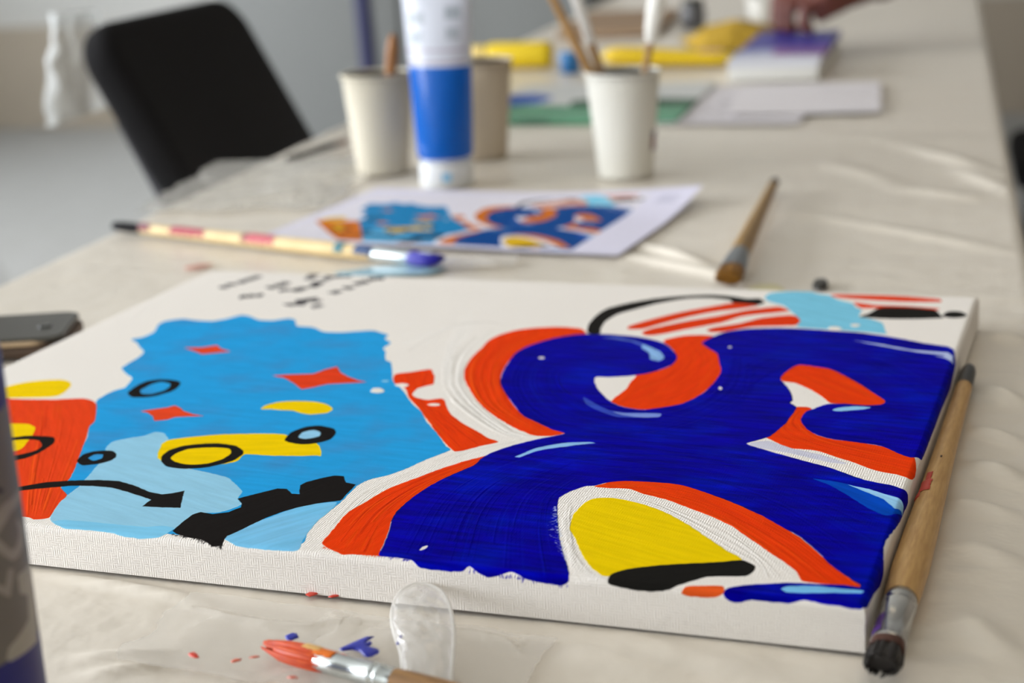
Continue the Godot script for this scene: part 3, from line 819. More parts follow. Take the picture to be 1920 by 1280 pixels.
# where a point of the unfolded cloth lies: (along the top, how far down), its fold rounded
func fold(s: float, len_: float) -> Vector2:
	var r := 2.6
	var q := r * PI / 4
	var e := s if s < len_ / 2 else len_ - s   # distance inside the fold line, negative beyond it
	var along_ := 0.0
	var drop := 0.0
	if e >= q:
		along_ = e - q + r
	elif e <= -q:
		drop = -e - q + r
	else:
		var a := (q - e) / (2 * q) * PI / 2
		along_ = r - r * sin(a)
		drop = r - r * cos(a)
	return Vector2(along_ if s < len_ / 2 else len_ - along_, minf(drop, 17.5))


# ------------------------------------------------------------------ the table under its plastic sheet
func seg_dist(p: Vector2, a: Vector2, b: Vector2) -> Vector2:   # (distance, place along 0..1)
	var d := b - a
	var t := clampf((p - a).dot(d) / d.length_squared(), 0, 1)
	return Vector2(p.distance_to(a + d * t), t)


func build_table() -> void:
	var o := thing("long_table", "long white work table under the plastic sheet", "table", Vector3(-0.298, 0, -1.95))
	var white := mat(Color8(206, 200, 190), 0.6)
	part("table_top", box(0.69, 0.026, 3.66, 0.004), white, o, Vector3(0, TOP - 0.031, 0))
	var steel := mat(Color8(120, 120, 122), 0.4, 0.5, 0.8)
	for sx in [-0.3, 0.3]:
		for sz in [-1.72, 1.72]:
			part("leg", tube(PackedVector3Array([Vector3(sx, 0, sz), Vector3(sx, 0.35, sz), Vector3(sx, TOP - 0.031, sz)]), [0.016]), steel, o)
	for sx in [-0.3, 0.3]:
		part("side_rail", box(0.025, 0.04, 3.4, 0.003), steel, o, Vector3(sx, TOP - 0.072, 0))
	# the sheet: across x with drops on both sides, along z
	var low := FastNoiseLite.new()
	low.seed = 11
	low.frequency = 7.0
	low.fractal_octaves = 3
	var ridges := [
		[-0.2145, -1.1964, -0.1428, -1.1107, 0.0049, 0.0060],
		[-0.2183, -1.1585, -0.1126, -1.0706, 0.0049, 0.0060],
		[-0.0372, -1.6159, 0.0590, -1.4325, 0.0042, 0.0100],
		[0.0105, -1.4910, 0.0605, -1.3649, 0.0042, 0.0100],
		[-0.0536, -1.4127, 0.0381, -1.3505, 0.0024, 0.0100],
		[-0.1146, -1.3109, 0.0478, -1.1699, 0.0027, 0.0100],
		[-0.2261, -1.6869, 0.0636, -1.6267, 0.0024, 0.0140],
		[-0.3524, -0.5775, -0.2720, -0.5606, 0.0034, 0.0030],
		[0.0241, -0.8650, 0.0411, -0.8310, 0.0043, 0.0060],
		[0.0171, -0.7511, 0.0369, -0.7257, 0.0038, 0.0060],
		[0.0095, -0.6557, 0.0331, -0.6317, 0.0030, 0.0070],
		[0.0072, -0.5893, 0.0282, -0.5531, 0.0035, 0.0070],
		[-0.1400, -0.5607, -0.0434, -0.5251, 0.0017, 0.0080],
		[-0.1625, -0.5531, -0.0791, -0.5220, 0.0014, 0.0080],
		[0.0291, -0.9672, 0.0457, -0.9461, 0.0038, 0.0060],
		[-0.3072, -0.5065, -0.2684, -0.5185, 0.0027, 0.0040],
		[-0.2946, -0.4947, -0.2696, -0.5075, 0.0024, 0.0040],
		[-0.1049, -1.5284, -0.0279, -1.4119, 0.0024, 0.0120],
		[0.0032, -0.7026, 0.0353, -0.6847, 0.0035, 0.0060],
		[0.0178, -0.7962, 0.0389, -0.7751, 0.0035, 0.0050],
	]
	var ss := PackedFloat32Array()
	var half := 0.3555
	var foot: Vector3 = Vector3(-0.2492, 0.75, -0.7887)
	foot.y = 0.0
	for k in range(-5, 0):
		ss.append(-half + k * 0.035)
	for k in 236:
		ss.append(-half + 2 * half * k / 235.0)
	for k in range(1, 6):
		ss.append(half + k * 0.035)
	var zs := PackedFloat32Array()
	var z := 0.06 - 0.2
	while z > -3.80:
		zs.append(z)
		z -= 0.0035 if z > -1.6 else 0.012
	var pts := PackedVector3Array()
	for zz in zs:
		for s in ss:
			var x := clampf(s, -half, half) - 0.298
			var drop := maxf(0.0, absf(s) - half)
			var p := Vector2(x, zz)
			var hgt := low.get_noise_2d(x * 0.55 + 0.25 * zz, zz * 1.7) * 0.0011
			hgt += absf(low.get_noise_2d(x * 1.1 + 50.0, zz * 3.5 + 0.6 * x)) * 0.0012 * smoothstep(-0.25, 0.05, x)
			var ridge := 0.0
			for r in ridges:
				var m: float = r[5]
				if absf(p.x - r[0]) > 0.6 or minf(r[1], r[3]) - 0.06 > p.y or maxf(r[1], r[3]) + 0.06 < p.y:
					continue
				var d := seg_dist(p, Vector2(r[0], r[1]), Vector2(r[2], r[3]))
				if d.x < m * 3.0:
					ridge += r[4] * exp(-d.x * d.x / (m * m)) * sin(PI * clampf(d.y * 0.9 + 0.05, 0, 1))
			hgt += ridge
			var cl := (Vector3(x, 0, zz) - foot).rotated(Vector3.UP, -(-0.10467))
			if absf(cl.x) < 0.2535 and absf(cl.z) < CANVAS_D * 0.0005 + 0.0035:
				hgt = minf(hgt, 0.0006)
			var edge := smoothstep(half, half - 0.005, absf(s))
			var sway := 0.0 if drop == 0.0 else low.get_noise_2d(zz * 1.5, signf(s) * 9.0) * 0.03 * minf(1.0, drop * 8)
			pts.append(Vector3(x + signf(s) * (sway + drop * 0.12 if s < 0.0 else -drop * 0.05 - absf(sway)), TOP - 0.0016 + minf(hgt, 0.0014 if ridge < 0.0003 else 0.01) * edge - 0.0025 * (1 - edge) - drop * 0.98, zz))
	var m := mat(Color8(226, 218, 204), 0.30, 0.5)
	bumpy(m, 0.012, 0.06, Vector3(5, 5, 5), 21)
	solo("plastic_tablecloth", grid(ss.size(), zs.size(), pts), m, "creased off-white plastic sheet covering the whole long table", "tablecloth")


# ------------------------------------------------------------------ brushes
# tip: where the bristles end; tail: the end of the handle; widths in mm along it
func brush(label: String, tip: Vector3, tail: Vector3, hair: Array, ferrule: Array, handle: Array, cap: Array, mats: Array, group := "") -> Node3D:
	var o := thing("paintbrush", label, "paintbrush", tip, 0.0, group)
	var d := tail - tip
	var x := d.normalized()
	var zz := x.cross(Vector3.UP).normalized()
	o.basis = Basis(x, zz.cross(x), zz)
	part("bristles", strands(mm(hair), 90), mats[0], o)
	var fe := part("ferrule", along(mm(ferrule)), mats[1], o)
	part("handle", along(mm(handle)), mats[2], o)
	if cap.size():
		part("handle_tip", along(mm(cap)), mats[3], o)
	return o


# a bundle of hairs that fills those stations, over a solid core
func strands(st_: Array, count: int) -> ArrayMesh:
	var core := []
	for s in st_:
		core.append([s[0] * 0.86 + st_[st_.size() - 1][0] * 0.14, s[1] * 0.9, s[2] * 0.9, s[3]])
	var st := SurfaceTool.new()
	st.begin(Mesh.PRIMITIVE_TRIANGLES)
	st.append_from(along(core, 24, 0.8), 0, Transform3D())
	var far: float = st_[st_.size() - 1][0]
	for i in count:
		var a := rng.randf() * TAU
		var f := rng.randf_range(0.75, 1.02)
		var short := rng.randf_range(-0.07, 0.10) * far
		var wave := rng.randf_range(-0.12, 0.12)
		var path := PackedVector3Array()
		var rad := []
		for k in 8:
			var x := lerpf(far, maxf(0.0, short) if short > 0 else short, k / 7.0)
			var j := 0
			while j < st_.size() - 2 and st_[j + 1][0] < x:
				j += 1
			var t := clampf((x - st_[j][0]) / maxf(1e-6, st_[j + 1][0] - st_[j][0]), 0, 1)
			var rz := lerpf(st_[j][1], st_[j + 1][1], t) * f
			var ry := lerpf(st_[j][2], st_[j + 1][2], t) * f
			path.append(Vector3(x, lerpf(st_[j][3], st_[j + 1][3], t) + sin(a + wave * k / 7.0) * ry, cos(a + wave * k / 7.0) * rz))
			rad.append(0.00042 * (1.0 if k < 6 else 0.6))
		st.append_from(tube(path, rad, 5), 0, Transform3D())
	return st.commit()


func mm(a: Array) -> Array:
	var out := []
	for s in a:
		out.append([s[0] * 0.001, s[1] * 0.001, s[2] * 0.001, (s[3] if s.size() > 3 else 0.0) * 0.001])
	return out


func build_brushes() -> void:
	var silver := mat(Color8(196, 196, 194), 0.24, 0.5, 0.9)
	var wood := noisy(Color8(176, 132, 74), Color8(214, 174, 112), 0.42, 0.03, Vector3(6, 60, 60), 4)
	var black := mat(Color8(24, 22, 22), 0.35)
	# beside the canvas: black bristles towards us
	var hair_m := noisy(Color8(14, 13, 13), Color8(44, 34, 30), 0.5, 0.05, Vector3(20, 260, 260), 9)
	var b := brush("wooden brush with black bristles and silver ferrule along the canvas's right edge", Vector3(-0.0168, 0.7566, -0.5239), Vector3(0.0141, 0.7566, -0.8558),
		[[0, 5.4, 3.4, 1], [1.2, 6.2, 4.2, .8], [6, 6.4, 4.9, 0], [13, 5.9, 4.7, 0], [18, 5.6, 4.4, 0], [23, 5.2, 4.2, 0]],
		[[18, 6.0, 4.8], [18.4, 6.3, 5.1], [19.5, 6.3, 5.1], [20, 6.0, 4.9], [34, 5.9, 5.2], [46, 5.8, 5.6], [46.5, 6.2, 6.1], [48, 6.2, 6.1], [48.5, 5.9, 5.8], [50.5, 5.9, 5.8], [51, 6.2, 6.1], [52.5, 6.2, 6.1], [53, 5.9, 5.8], [57, 5.8, 5.7]],
		[[56, 6.0, 6.0], [62, 6.5, 6.4], [85, 7.0, 6.6], [120, 6.6, 6.4], [170, 5.6, 5.5], [230, 4.7, 4.7], [300, 4.1, 4.1], [316, 4.0, 4.0]],
		[[315, 4.1, 4.1], [325, 4.2, 4.2], [341, 3.9, 3.9], [347, 3.1, 3.1], [350.5, 1.5, 1.5], [351.5, 0.3, 0.3]], [hair_m, silver, wood, black])
	part("bristle_root", along(mm([[12.5, 6.05, 4.85], [13.0, 6.2, 5.0], [18.4, 5.9, 4.7]]), 28, 0.8), mat(Color8(74, 38, 26), 0.5), b)
	var purple := mat(Color8(74, 34, 120), 0.5)
	part("paint_stain", patch_on(0.0205, 0.037, 0.0061, 0.0051, 1.9, 3.5, 2), purple, b.get_node("ferrule"))
	var red := mat(Color8(186, 60, 44), 0.5)
	part("paint_stain", patch_on(0.153, 0.168, 0.0061, 0.0060, 1.5, 2.6, 5), red, b.get_node("handle"))
	part("paint_stain", patch_on(0.166, 0.178, 0.0057, 0.0056, 1.7, 2.3, 9), red, b.get_node("handle"))
	part("paint_stain", patch_on(0.148, 0.155, 0.0061, 0.0060, 2.2, 2.9, 11), red, b.get_node("handle"))
	var speck := mat(Color8(60, 40, 26), 0.6)
	for k in [[72, 1.25], [80, 1.15], [86, 1.3], [108, 1.2], [128, 1.05], [196, 1.4]]:
		part("paint_stain", patch_on(k[0] * 0.001, k[0] * 0.001 + 0.003, 0.0068 - k[0] * 0.000009, 0.0066 - k[0] * 0.000008, k[1], k[1] + 0.22, 7), speck, b.get_node("handle"))
	# in front: bristles loaded with orange
	var orange_m := noisy(Color8(196, 50, 14), Color8(244, 110, 34), 0.38, 0.04, Vector3(14, 160, 160), 12)
	var f := brush("brush loaded with wet orange paint lying in front of the canvas", Vector3(-0.2298, 0.7560, -0.5131), Vector3(-0.1540, 0.7552, -0.4876),
		[[0, 2.4, 1.2, .6], [1.5, 3.2, 2.0, .4], [7, 4.1, 3.2, 0], [14, 4.4, 3.9, 0], [20, 4.3, 3.9, 0], [25, 3.9, 3.7, 0], [28, 3.4, 3.4, 0]],
		[[23, 3.7, 3.7], [23.4, 3.95, 3.95], [33, 4.0, 4.0], [37, 3.9, 3.9], [46, 4.2, 4.2], [46.5, 4.5, 4.5], [47.7, 4.5, 4.5], [48.2, 4.2, 4.2], [49.2, 4.2, 4.2], [49.7, 4.5, 4.5], [50.9, 4.5, 4.5], [51.4, 4.2, 4.2], [57, 4.2, 4.2]],
		[[56, 4.3, 4.3], [62, 4.6, 4.6], [80, 4.8, 4.8], [120, 3.8, 3.8], [190, 2.8, 2.8], [200, 1.6, 1.6]], [], [orange_m, mat(Color8(206, 212, 212), 0.18, 0.5, 0.9), noisy(Color8(116, 84, 50), Color8(186, 140, 84), 0.4, 0.03, Vector3(6, 50, 50), 4)])
	part("paint_stain", patch_on(0.0215, 0.0310, 0.0042, 0.0042, 0.75, 2.6, 3), mat(Color8(240, 120, 20), 0.25), f.get_node("ferrule"))
	part("paint_stain", patch_on(0.0160, 0.0250, 0.0049, 0.0044, 1.2, 2.2, 8), mat(Color8(236, 186, 110), 0.25), f.get_node("bristles"))
	# behind the canvas, pointing at us
	var ochre := noisy(Color8(110, 66, 8), Color8(178, 128, 12), 0.45, 0.05, Vector3(20, 200, 200), 6)
	brush("flat brush with ochre bristles pointing at the back edge of the canvas", Vector3(-0.1312, 0.7578, -1.0513), Vector3(-0.1326, 0.7578, -1.3719),
		[[0, 8.6, 3.2], [1.5, 9.2, 4.6], [10, 9.2, 5.6], [22, 8.6, 5.8], [28, 8.2, 5.6]],
		[[24, 8.8, 6.2], [26, 9.0, 6.5], [50, 8.2, 6.8], [66, 6.8, 6.6], [72, 6.4, 6.4]],
		[[70, 6.4, 6.4], [80, 6.9, 6.8], [120, 6.4, 6.4], [200, 5.2, 5.2], [280, 4.3, 4.3], [318, 3.9, 3.9]],
		[[316, 4.0, 4.0], [330, 4.0, 4.0], [336, 3.0, 3.0], [338, 0.6, 0.6]], [ochre, mat(Color8(140, 146, 152), 0.35, 0.5, 0.8), noisy(Color8(120, 88, 40), Color8(170, 134, 70), 0.4, 0.03, Vector3(6, 50, 50), 4), mat(Color8(52, 44, 34), 0.4)])
	# to the left, behind the canvas: paint-stained handle, blue bristles
	var cream := noisy(Color8(214, 186, 130), Color8(236, 212, 160), 0.45, 0.02, Vector3(6, 30, 30), 8)
	var l := brush("pale brush with blue-tipped bristles and red-stained handle lying behind the canvas", Vector3(-0.3371, 0.7562, -1.1049), Vector3(-0.6332, 0.7562, -1.2164),
		[[0, 5.0, 1.6, 1], [2, 7.4, 3.4, .6], [10, 8.2, 4.6], [20, 6.8, 4.8], [28, 4.6, 4.4]],
		[[25, 4.7, 4.6], [26, 5.0, 4.9], [45, 5.0, 5.0], [60, 4.8, 4.8], [64, 4.6, 4.6]],
		[[62, 4.8, 4.8], [70, 5.4, 5.4], [110, 5.8, 5.6], [180, 5.0, 5.0], [260, 4.2, 4.2], [298, 3.9, 3.9]],
		[[296, 4.2, 4.2], [318, 4.2, 4.2], [327, 3.4, 3.4], [329, 0.6, 0.6]], [mat(Color8(22, 10, 160), 0.35), mat(Color8(214, 224, 228), 0.25, 0.5, 0.6), cream, mat(Color8(16, 13, 15), 0.6, 0.2)])
	for k in [[0.283, 0.297, Color8(120, 24, 62), 0.0042], [0.222, 0.262, Color8(172, 62, 76), 0.0047], [0.246, 0.262, Color8(160, 36, 60), 0.0046], [0.150, 0.182, Color8(196, 92, 100), 0.0055], [0.176, 0.186, Color8(130, 74, 60), 0.0052], [0.084, 0.094, Color8(60, 120, 130), 0.0059], [0.058, 0.076, Color8(40, 70, 116), 0.0056]]:
		part("paint_stain", patch_on(k[0], k[1], k[3], k[3], -0.6, 3.7, 4), mat(k[2], 0.5), l.get_node("handle"))
	part("white_paint", patch_on(0.006, 0.019, 0.0086, 0.0052, 0.9, 1.9, 5), mat(Color8(226, 232, 244), 0.3), l.get_node("bristles"))
	# dark brush at the table's left edge
	brush("thin dark brush lying at the table's left edge beside the left paper cup", Vector3(-0.5896, 0.7554, -1.6350), Vector3(-0.6111, 0.7540, -1.5712),
		[[0, 1.2, 1.2], [4, 2.6, 2.4], [12, 2.8, 2.6]], [[10, 2.9, 2.9], [24, 3.2, 3.2]], [[22, 3.2, 3.2], [40, 3.6, 3.6], [96, 2.8, 2.8], [98, 1.0, 1.0]], [],
		[mat(Color8(120, 74, 46), 0.6), mat(Color8(110, 76, 52), 0.4, 0.5, 0.3), mat(Color8(26, 23, 22), 0.4)])


# a thin skin of paint lying on a round or oval rod along x: from x0 to x1, angles a0..a1
func patch_on(x0: float, x1: float, rz: float, ry: float, a0: float, a1: float, seed_: int) -> ArrayMesh:
	var pts := PackedVector3Array()
	var f := FastNoiseLite.new()
	f.seed = seed_
	f.frequency = 0.35
	var nx := 14
	var na := 12
	for j in na:
		var v := float(j) / (na - 1)
		for i in nx:
			var u := float(i) / (nx - 1)
			var shrink := 1.0 - 0.35 * absf(f.get_noise_2d(i * 0.9, 3.0)) - 0.15
			var sh2 := 1.0 - 0.3 * absf(f.get_noise_2d(j * 0.9, 40.0)) - 0.08
			var a := lerpf(a0, a1, 0.5 + (v - 0.5) * shrink)
			var edge := minf(minf(u, 1 - u), minf(v, 1 - v))
			var k := 1.0 + 0.035 * smoothstep(0.0, 0.12, edge) - 0.02 * (1.0 - smoothstep(0.0, 0.05, edge))
			pts.append(Vector3(lerpf(x0, x1, 0.5 + (u - 0.5) * sh2), sin(a) * ry * k + 0.00012, cos(a) * rz * k))
	return grid(nx, na, pts)


# ------------------------------------------------------------------ cups, tubes, bottle
func make_cup(label: String, at: Vector3, m: Material, group: String, turn := 0.0) -> Node3D:
	var o := thing("paper_cup", label, "cup", at, turn, group)
	part("cup_wall", lathe([[0.0215, 0.004], [0.0232, 0.0], [0.0240, 0.0], [0.0242, 0.003], [0.0322, 0.0905], [0.0316, 0.0905], [0.0236, 0.006], [0.002, 0.006]], 56), m, o)
	part("rim", lathe([[0.0318, 0.0895], [0.0332, 0.0890], [0.0338, 0.0905], [0.0332, 0.0922], [0.0318, 0.0920], [0.0314, 0.0905], [0.0318, 0.0895]], 56), m, o)
	return o


func leaning(called: String, label: String, cat: String, foot: Vector3, head: Vector3, spec: Array, group := "") -> Node3D:
	var o := thing(called, label, cat, foot, 0.0, group)
	var x := (head - foot).normalized()
	var zz := x.cross(Vector3.BACK).normalized()
	o.basis = Basis(x, zz.cross(x), zz)
	for s in spec:
		part(s[0], along(mm(s[1])), s[2], o)
	return o


func build_cups() -> void:
	var paper := mat(Color8(200, 193, 175), 0.6, 0.3)
	var tan_paper := mat(Color8(194, 180, 158), 0.65, 0.3)
	var g := "paper cups on the table"
	make_cup("off-white paper cup left of the blue tube", Vector3(-0.5034, 0.7500, -1.4867), paper, g)
	make_cup("beige paper cup half hidden behind the blue tube", Vector3(-0.4295, 0.7500, -1.5686), tan_paper, g)
	var c := make_cup("white paper cup holding brushes, right of the blue tube", Vector3(-0.2702, 0.7500, -1.4616), mat(Color8(226, 224, 214), 0.5, 0.3), g)
	# a small printed badge low on its side
	var badge := Pic.new(64, 64, Color8(40, 40, 96), noise_fine, noise_broad, 130)
	badge.fill(PackedVector2Array([Vector2(0, 18), Vector2(40, 14), Vector2(44, 52), Vector2(0, 64)]), PackedVector2Array(), Color8(120, 28, 44), Color8(90, 24, 40), 0, 0.1, 0, 1, 1)
	var bm := mat(Color.WHITE, 0.5)
	bm.albedo_texture = badge.colour()
	var pts := PackedVector3Array()
	for j in 8:
		for i in 10:
			var a := lerpf(0.42, -0.12, i / 9.0) - 0.05
			var y := lerpf(0.040, 0.023, j / 7.0)
			var r := 0.0243 + (y - 0.003) * 0.0913 + 0.0002
			pts.append(Vector3(cos(a) * r, y, sin(a) * r))
	part("printed_badge", grid(10, 8, pts), bm, c)
	part("dark_water", lathe([[0.0005, 0.060], [0.0283, 0.060], [0.0283, 0.0605], [0.0005, 0.0605]], 32), mat(Color8(70, 52, 36), 0.15), c)
	var base: Vector3 = c.position
	var ply := noisy(Color8(150, 112, 62), Color8(186, 146, 92), 0.5, 0.03, Vector3(6, 50, 50), 4)
	var pale := mat(Color8(228, 226, 220), 0.35)
	var gb := "brushes standing in the white cup"
	var rod := [[0, 2.6, 2.6], [60, 3.6, 3.6], [110, 4.4, 4.4], [170, 3.6, 3.6], [232, 2.8, 2.8], [236, 1.0, 1.0]]
	leaning("paintbrush", "tan wooden brush handle leaning left out of the white cup, outermost", "paintbrush", base + Vector3(0.010, 0.0085, 0.0), Vector3(-0.3243, 0.8979, -1.4550), [["handle", rod, ply]], gb)
	leaning("paintbrush", "white-and-tan brush handle in the white cup beside the outermost tan one", "paintbrush", base + Vector3(0.002, 0.0085, -0.012), Vector3(-0.3075, 0.8983, -1.4650), [["handle", [[0, 2.4, 2.4], [90, 3.6, 3.6], [112, 3.8, 3.8]], ply], ["painted_handle", [[111, 4.2, 4.2], [150, 5.2, 5.2], [230, 4.6, 4.6], [236, 2, 2]], pale]], gb)
	leaning("paintbrush", "upright brush with thick white head on a tan stem in the white cup", "paintbrush", base + Vector3(0.004, 0.0085, 0.006), Vector3(-0.2391, 0.8886, -1.4500), [["handle", [[0, 2.2, 2.2], [60, 2.8, 2.8], [114, 3.2, 3.2]], ply], ["white_head", [[110, 3.4, 3.4], [120, 6.4, 6.4], [135, 7.6, 7.6], [160, 7.4, 7.4], [170, 4.0, 4.0]], mat(Color8(240, 238, 230), 0.6)]], gb)
	var lc: Vector3 = Vector3(-0.5034, 0.7500, -1.4867)
	leaning("paintbrush", "brown wooden brush handle standing in the off-white cup left of the blue tube", "paintbrush", lc + Vector3(0.004, 0.0085, 0.002), Vector3(-0.4779, 0.8900, -1.4700), [["handle", [[0, 3.0, 3.0], [70, 5.2, 5.2], [104, 5.6, 5.6], [118, 4.0, 4.0], [122, 1, 1]], noisy(Color8(126, 78, 30), Color8(168, 112, 52), 0.5, 0.03, Vector3(6, 50, 50), 4)]])


func build_tube() -> void:
	var o := thing("paint_tube", "white paint tube with wide blue band standing on its cap among the paper cups", "paint tube", Vector3(-0.4228, 0.7500, -1.4212), -0.12)
	part("cap", lathe([[0.0228, 0.0], [0.0236, 0.0008], [0.0238, 0.019], [0.0232, 0.0212], [0.02, 0.0216]], 48), mat(Color8(216, 218, 218), 0.35, 0.3), o)
	# print: a pale blue mark on the cap
	var mark := PackedVector3Array()
	for j in 6:
		for i in 8:
			var a := PI / 2 - 0.40 + lerpf(0.16, -0.16, i / 7.0)
			mark.append(Vector3(cos(a) * 0.02395, lerpf(0.014, 0.007, j / 5.0), sin(a) * 0.02395))
	part("cap_mark", grid(8, 6, mark), mat(Color8(120, 186, 222), 0.4), o)
	# body: round at the shoulder, flattened to a crimp on top
	var rings := []
	var lo := 0.0216
	var hi := 0.205
	for k in 30:
		var t := k / 29.0
		var y := lerpf(lo, hi, t)
		var rx := lerpf(0.0243, 0.0345, t)
		var rz := lerpf(0.0243, 0.0016, pow(t, 1.6))
		if k == 0:
			rx = 0.0205
			rz = 0.0205
		rings.append(ring_y(rx, rz, y, 64))
	var p := Pic.new(1024, 768, Color8(198, 202, 212), noise_fine, noise_broad, 60)
	var yb := func(y: float) -> float: return (y - 0.0216) / (0.205 - 0.0216) * 768.0
	var blue := Color8(0, 88, 178)
	p.fill(PackedVector2Array([Vector2(0, yb.call(0.0255)), Vector2(1024, yb.call(0.0255)), Vector2(1024, yb.call(0.105)), Vector2(0, yb.call(0.105))]), PackedVector2Array(), blue, blue, 0, 0.02, 0, 1, 1, 60)
	# small printed lines and grey icons above the band (the front of the tube is a quarter round)
	var lilac := Color8(150, 130, 150)
	for k in [[0.108, 0.110], [0.118, 0.120]]:
		p.fill(PackedVector2Array([Vector2(60, yb.call(k[0])), Vector2(460, yb.call(k[0])), Vector2(460, yb.call(k[1])), Vector2(60, yb.call(k[1]))]), PackedVector2Array(), lilac, lilac, 0, 0, 0, 0.6, 1, 60)
	for k in [[150, 0.150, 44], [150, 0.133, 36], [345, 0.146, 50], [345, 0.130, 40]]:
		var y: float = yb.call(k[1])
		p.fill(PackedVector2Array([Vector2(k[0] - k[2], y - 22), Vector2(k[0] + k[2], y - 22), Vector2(k[0] + k[2], y + 22), Vector2(k[0] - k[2], y + 22)]), PackedVector2Array(), Color8(150, 158, 166), Color8(168, 174, 182), 0, 0.1, 0, 0.8, 1, 60)
	var tm := mat(Color.WHITE, 0.16, 0.35)
	tm.albedo_texture = p.colour()
	part("tube_body", loft(rings), tm, o)
	part("crimp", box(0.069, 0.016, 0.003, 0.001), mat(Color8(226, 228, 234), 0.3), o, Vector3(0, 0.2045, 0))


func build_bottle() -> void:
	# foreground, at the left edge of the frame
	var o := thing("paint_bottle", "grey and navy paint bottle cut off by the left edge, in front of the canvas", "bottle", Vector3(-0.3023, TOP, -0.4170), 2.0)
	var r := 0.036
	var p := Pic.new(1024, 512, Color8(112, 106, 99), noise_fine, noise_broad, 120)
	var navy := Color8(30, 32, 112)
	p.fill(PackedVector2Array([Vector2(0, 0), Vector2(1024, 0), Vector2(1024, 170), Vector2(0, 170)]), PackedVector2Array(), navy, navy, 0, 0.03, 0, 1, 1, 110)
	p.fill(PackedVector2Array([Vector2(0, 452), Vector2(1024, 452), Vector2(1024, 512), Vector2(0, 512)]), PackedVector2Array(), navy, navy, 0, 0.03, 0, 1, 1, 110)
	var light := Color8(154, 146, 138)
	var paler := Color8(166, 160, 148)
	p.fill(PackedVector2Array([Vector2(368, 338), Vector2(326, 349), Vector2(235, 347), Vector2(236, 349), Vector2(235, 333), Vector2(309, 334), Vector2(353, 317), Vector2(374, 311)]), PackedVector2Array(), light, light, 0, 0.03, 0, 1, 1, 120)
	p.fill(PackedVector2Array([Vector2(371, 326), Vector2(354, 304), Vector2(337, 290), Vector2(320, 279), Vector2(301, 279), Vector2(278, 284), Vector2(263, 302), Vector2(278, 314), Vector2(294, 321), Vector2(290, 302), Vector2(307, 291), Vector2(322, 293), Vector2(350, 319), Vector2(368, 341)]), PackedVector2Array(), light, light, 0, 0.03, 0, 1, 1, 120)
	p.fill(PackedVector2Array([Vector2(389, 278), Vector2(346, 245), Vector2(338, 241), Vector2(321, 270), Vector2(334, 274), Vector2(346, 256), Vector2(388, 286)]), PackedVector2Array(), light, light, 0, 0.03, 0, 1, 1, 120)
	p.fill(PackedVector2Array([Vector2(314, 259), Vector2(244, 253), Vector2(259, 217), Vector2(269, 180), Vector2(275, 162), Vector2(356, 168), Vector2(363, 174), Vector2(356, 185), Vector2(298, 199), Vector2(290, 226), Vector2(314, 236)]), PackedVector2Array(), paler, paler, 0, 0.03, 0, 1, 1, 120)
	p.fill(PackedVector2Array([Vector2(358, 385), Vector2(327, 369), Vector2(317, 364), Vector2(327, 362), Vector2(359, 377)]), PackedVector2Array(), Color8(24, 22, 24), Color8(24, 22, 24), 0, 0.03, 0, 1, 1, 120)
	var rings := []
	for k in 20:
		rings.append(ring_y(r, r, 0.004 + 0.1345 * k / 19.0, 72))
	var bm := mat(Color.WHITE, 0.45, 0.4)
	bm.albedo_texture = p.colour()
	part("bottle_body", loft(rings), bm, o)
	part("bottle_base", lathe([[0.034, 0.0], [0.0356, 0.001], [r, 0.004], [r, 0.0045]], 48), mat(navy, 0.4), o)
	part("shoulder", lathe([[r, 0.1384], [0.0352, 0.142], [0.031, 0.147], [0.018, 0.151], [0.0125, 0.153], [0.0125, 0.158]], 48), mat(navy, 0.4), o)
	part("screw_cap", lathe([[0.015, 0.155], [0.0158, 0.157], [0.0154, 0.176], [0.0135, 0.179], [0.001, 0.1795]], 40), mat(Color8(24, 24, 70), 0.4), o)


# ------------------------------------------------------------------ paper, film, paint spots
func flat_sheet(w: float, d: float, nx: int, ny: int, lift: Callable) -> ArrayMesh:
	var pts := PackedVector3Array()
	for j in ny:
		for i in nx:
			var u := float(i) / (nx - 1)
			var v := float(j) / (ny - 1)
			pts.append(Vector3((u - 0.5) * w, 0.0006 + lift.call(u, v), (v - 0.5) * d))
	return grid(nx, ny, pts)


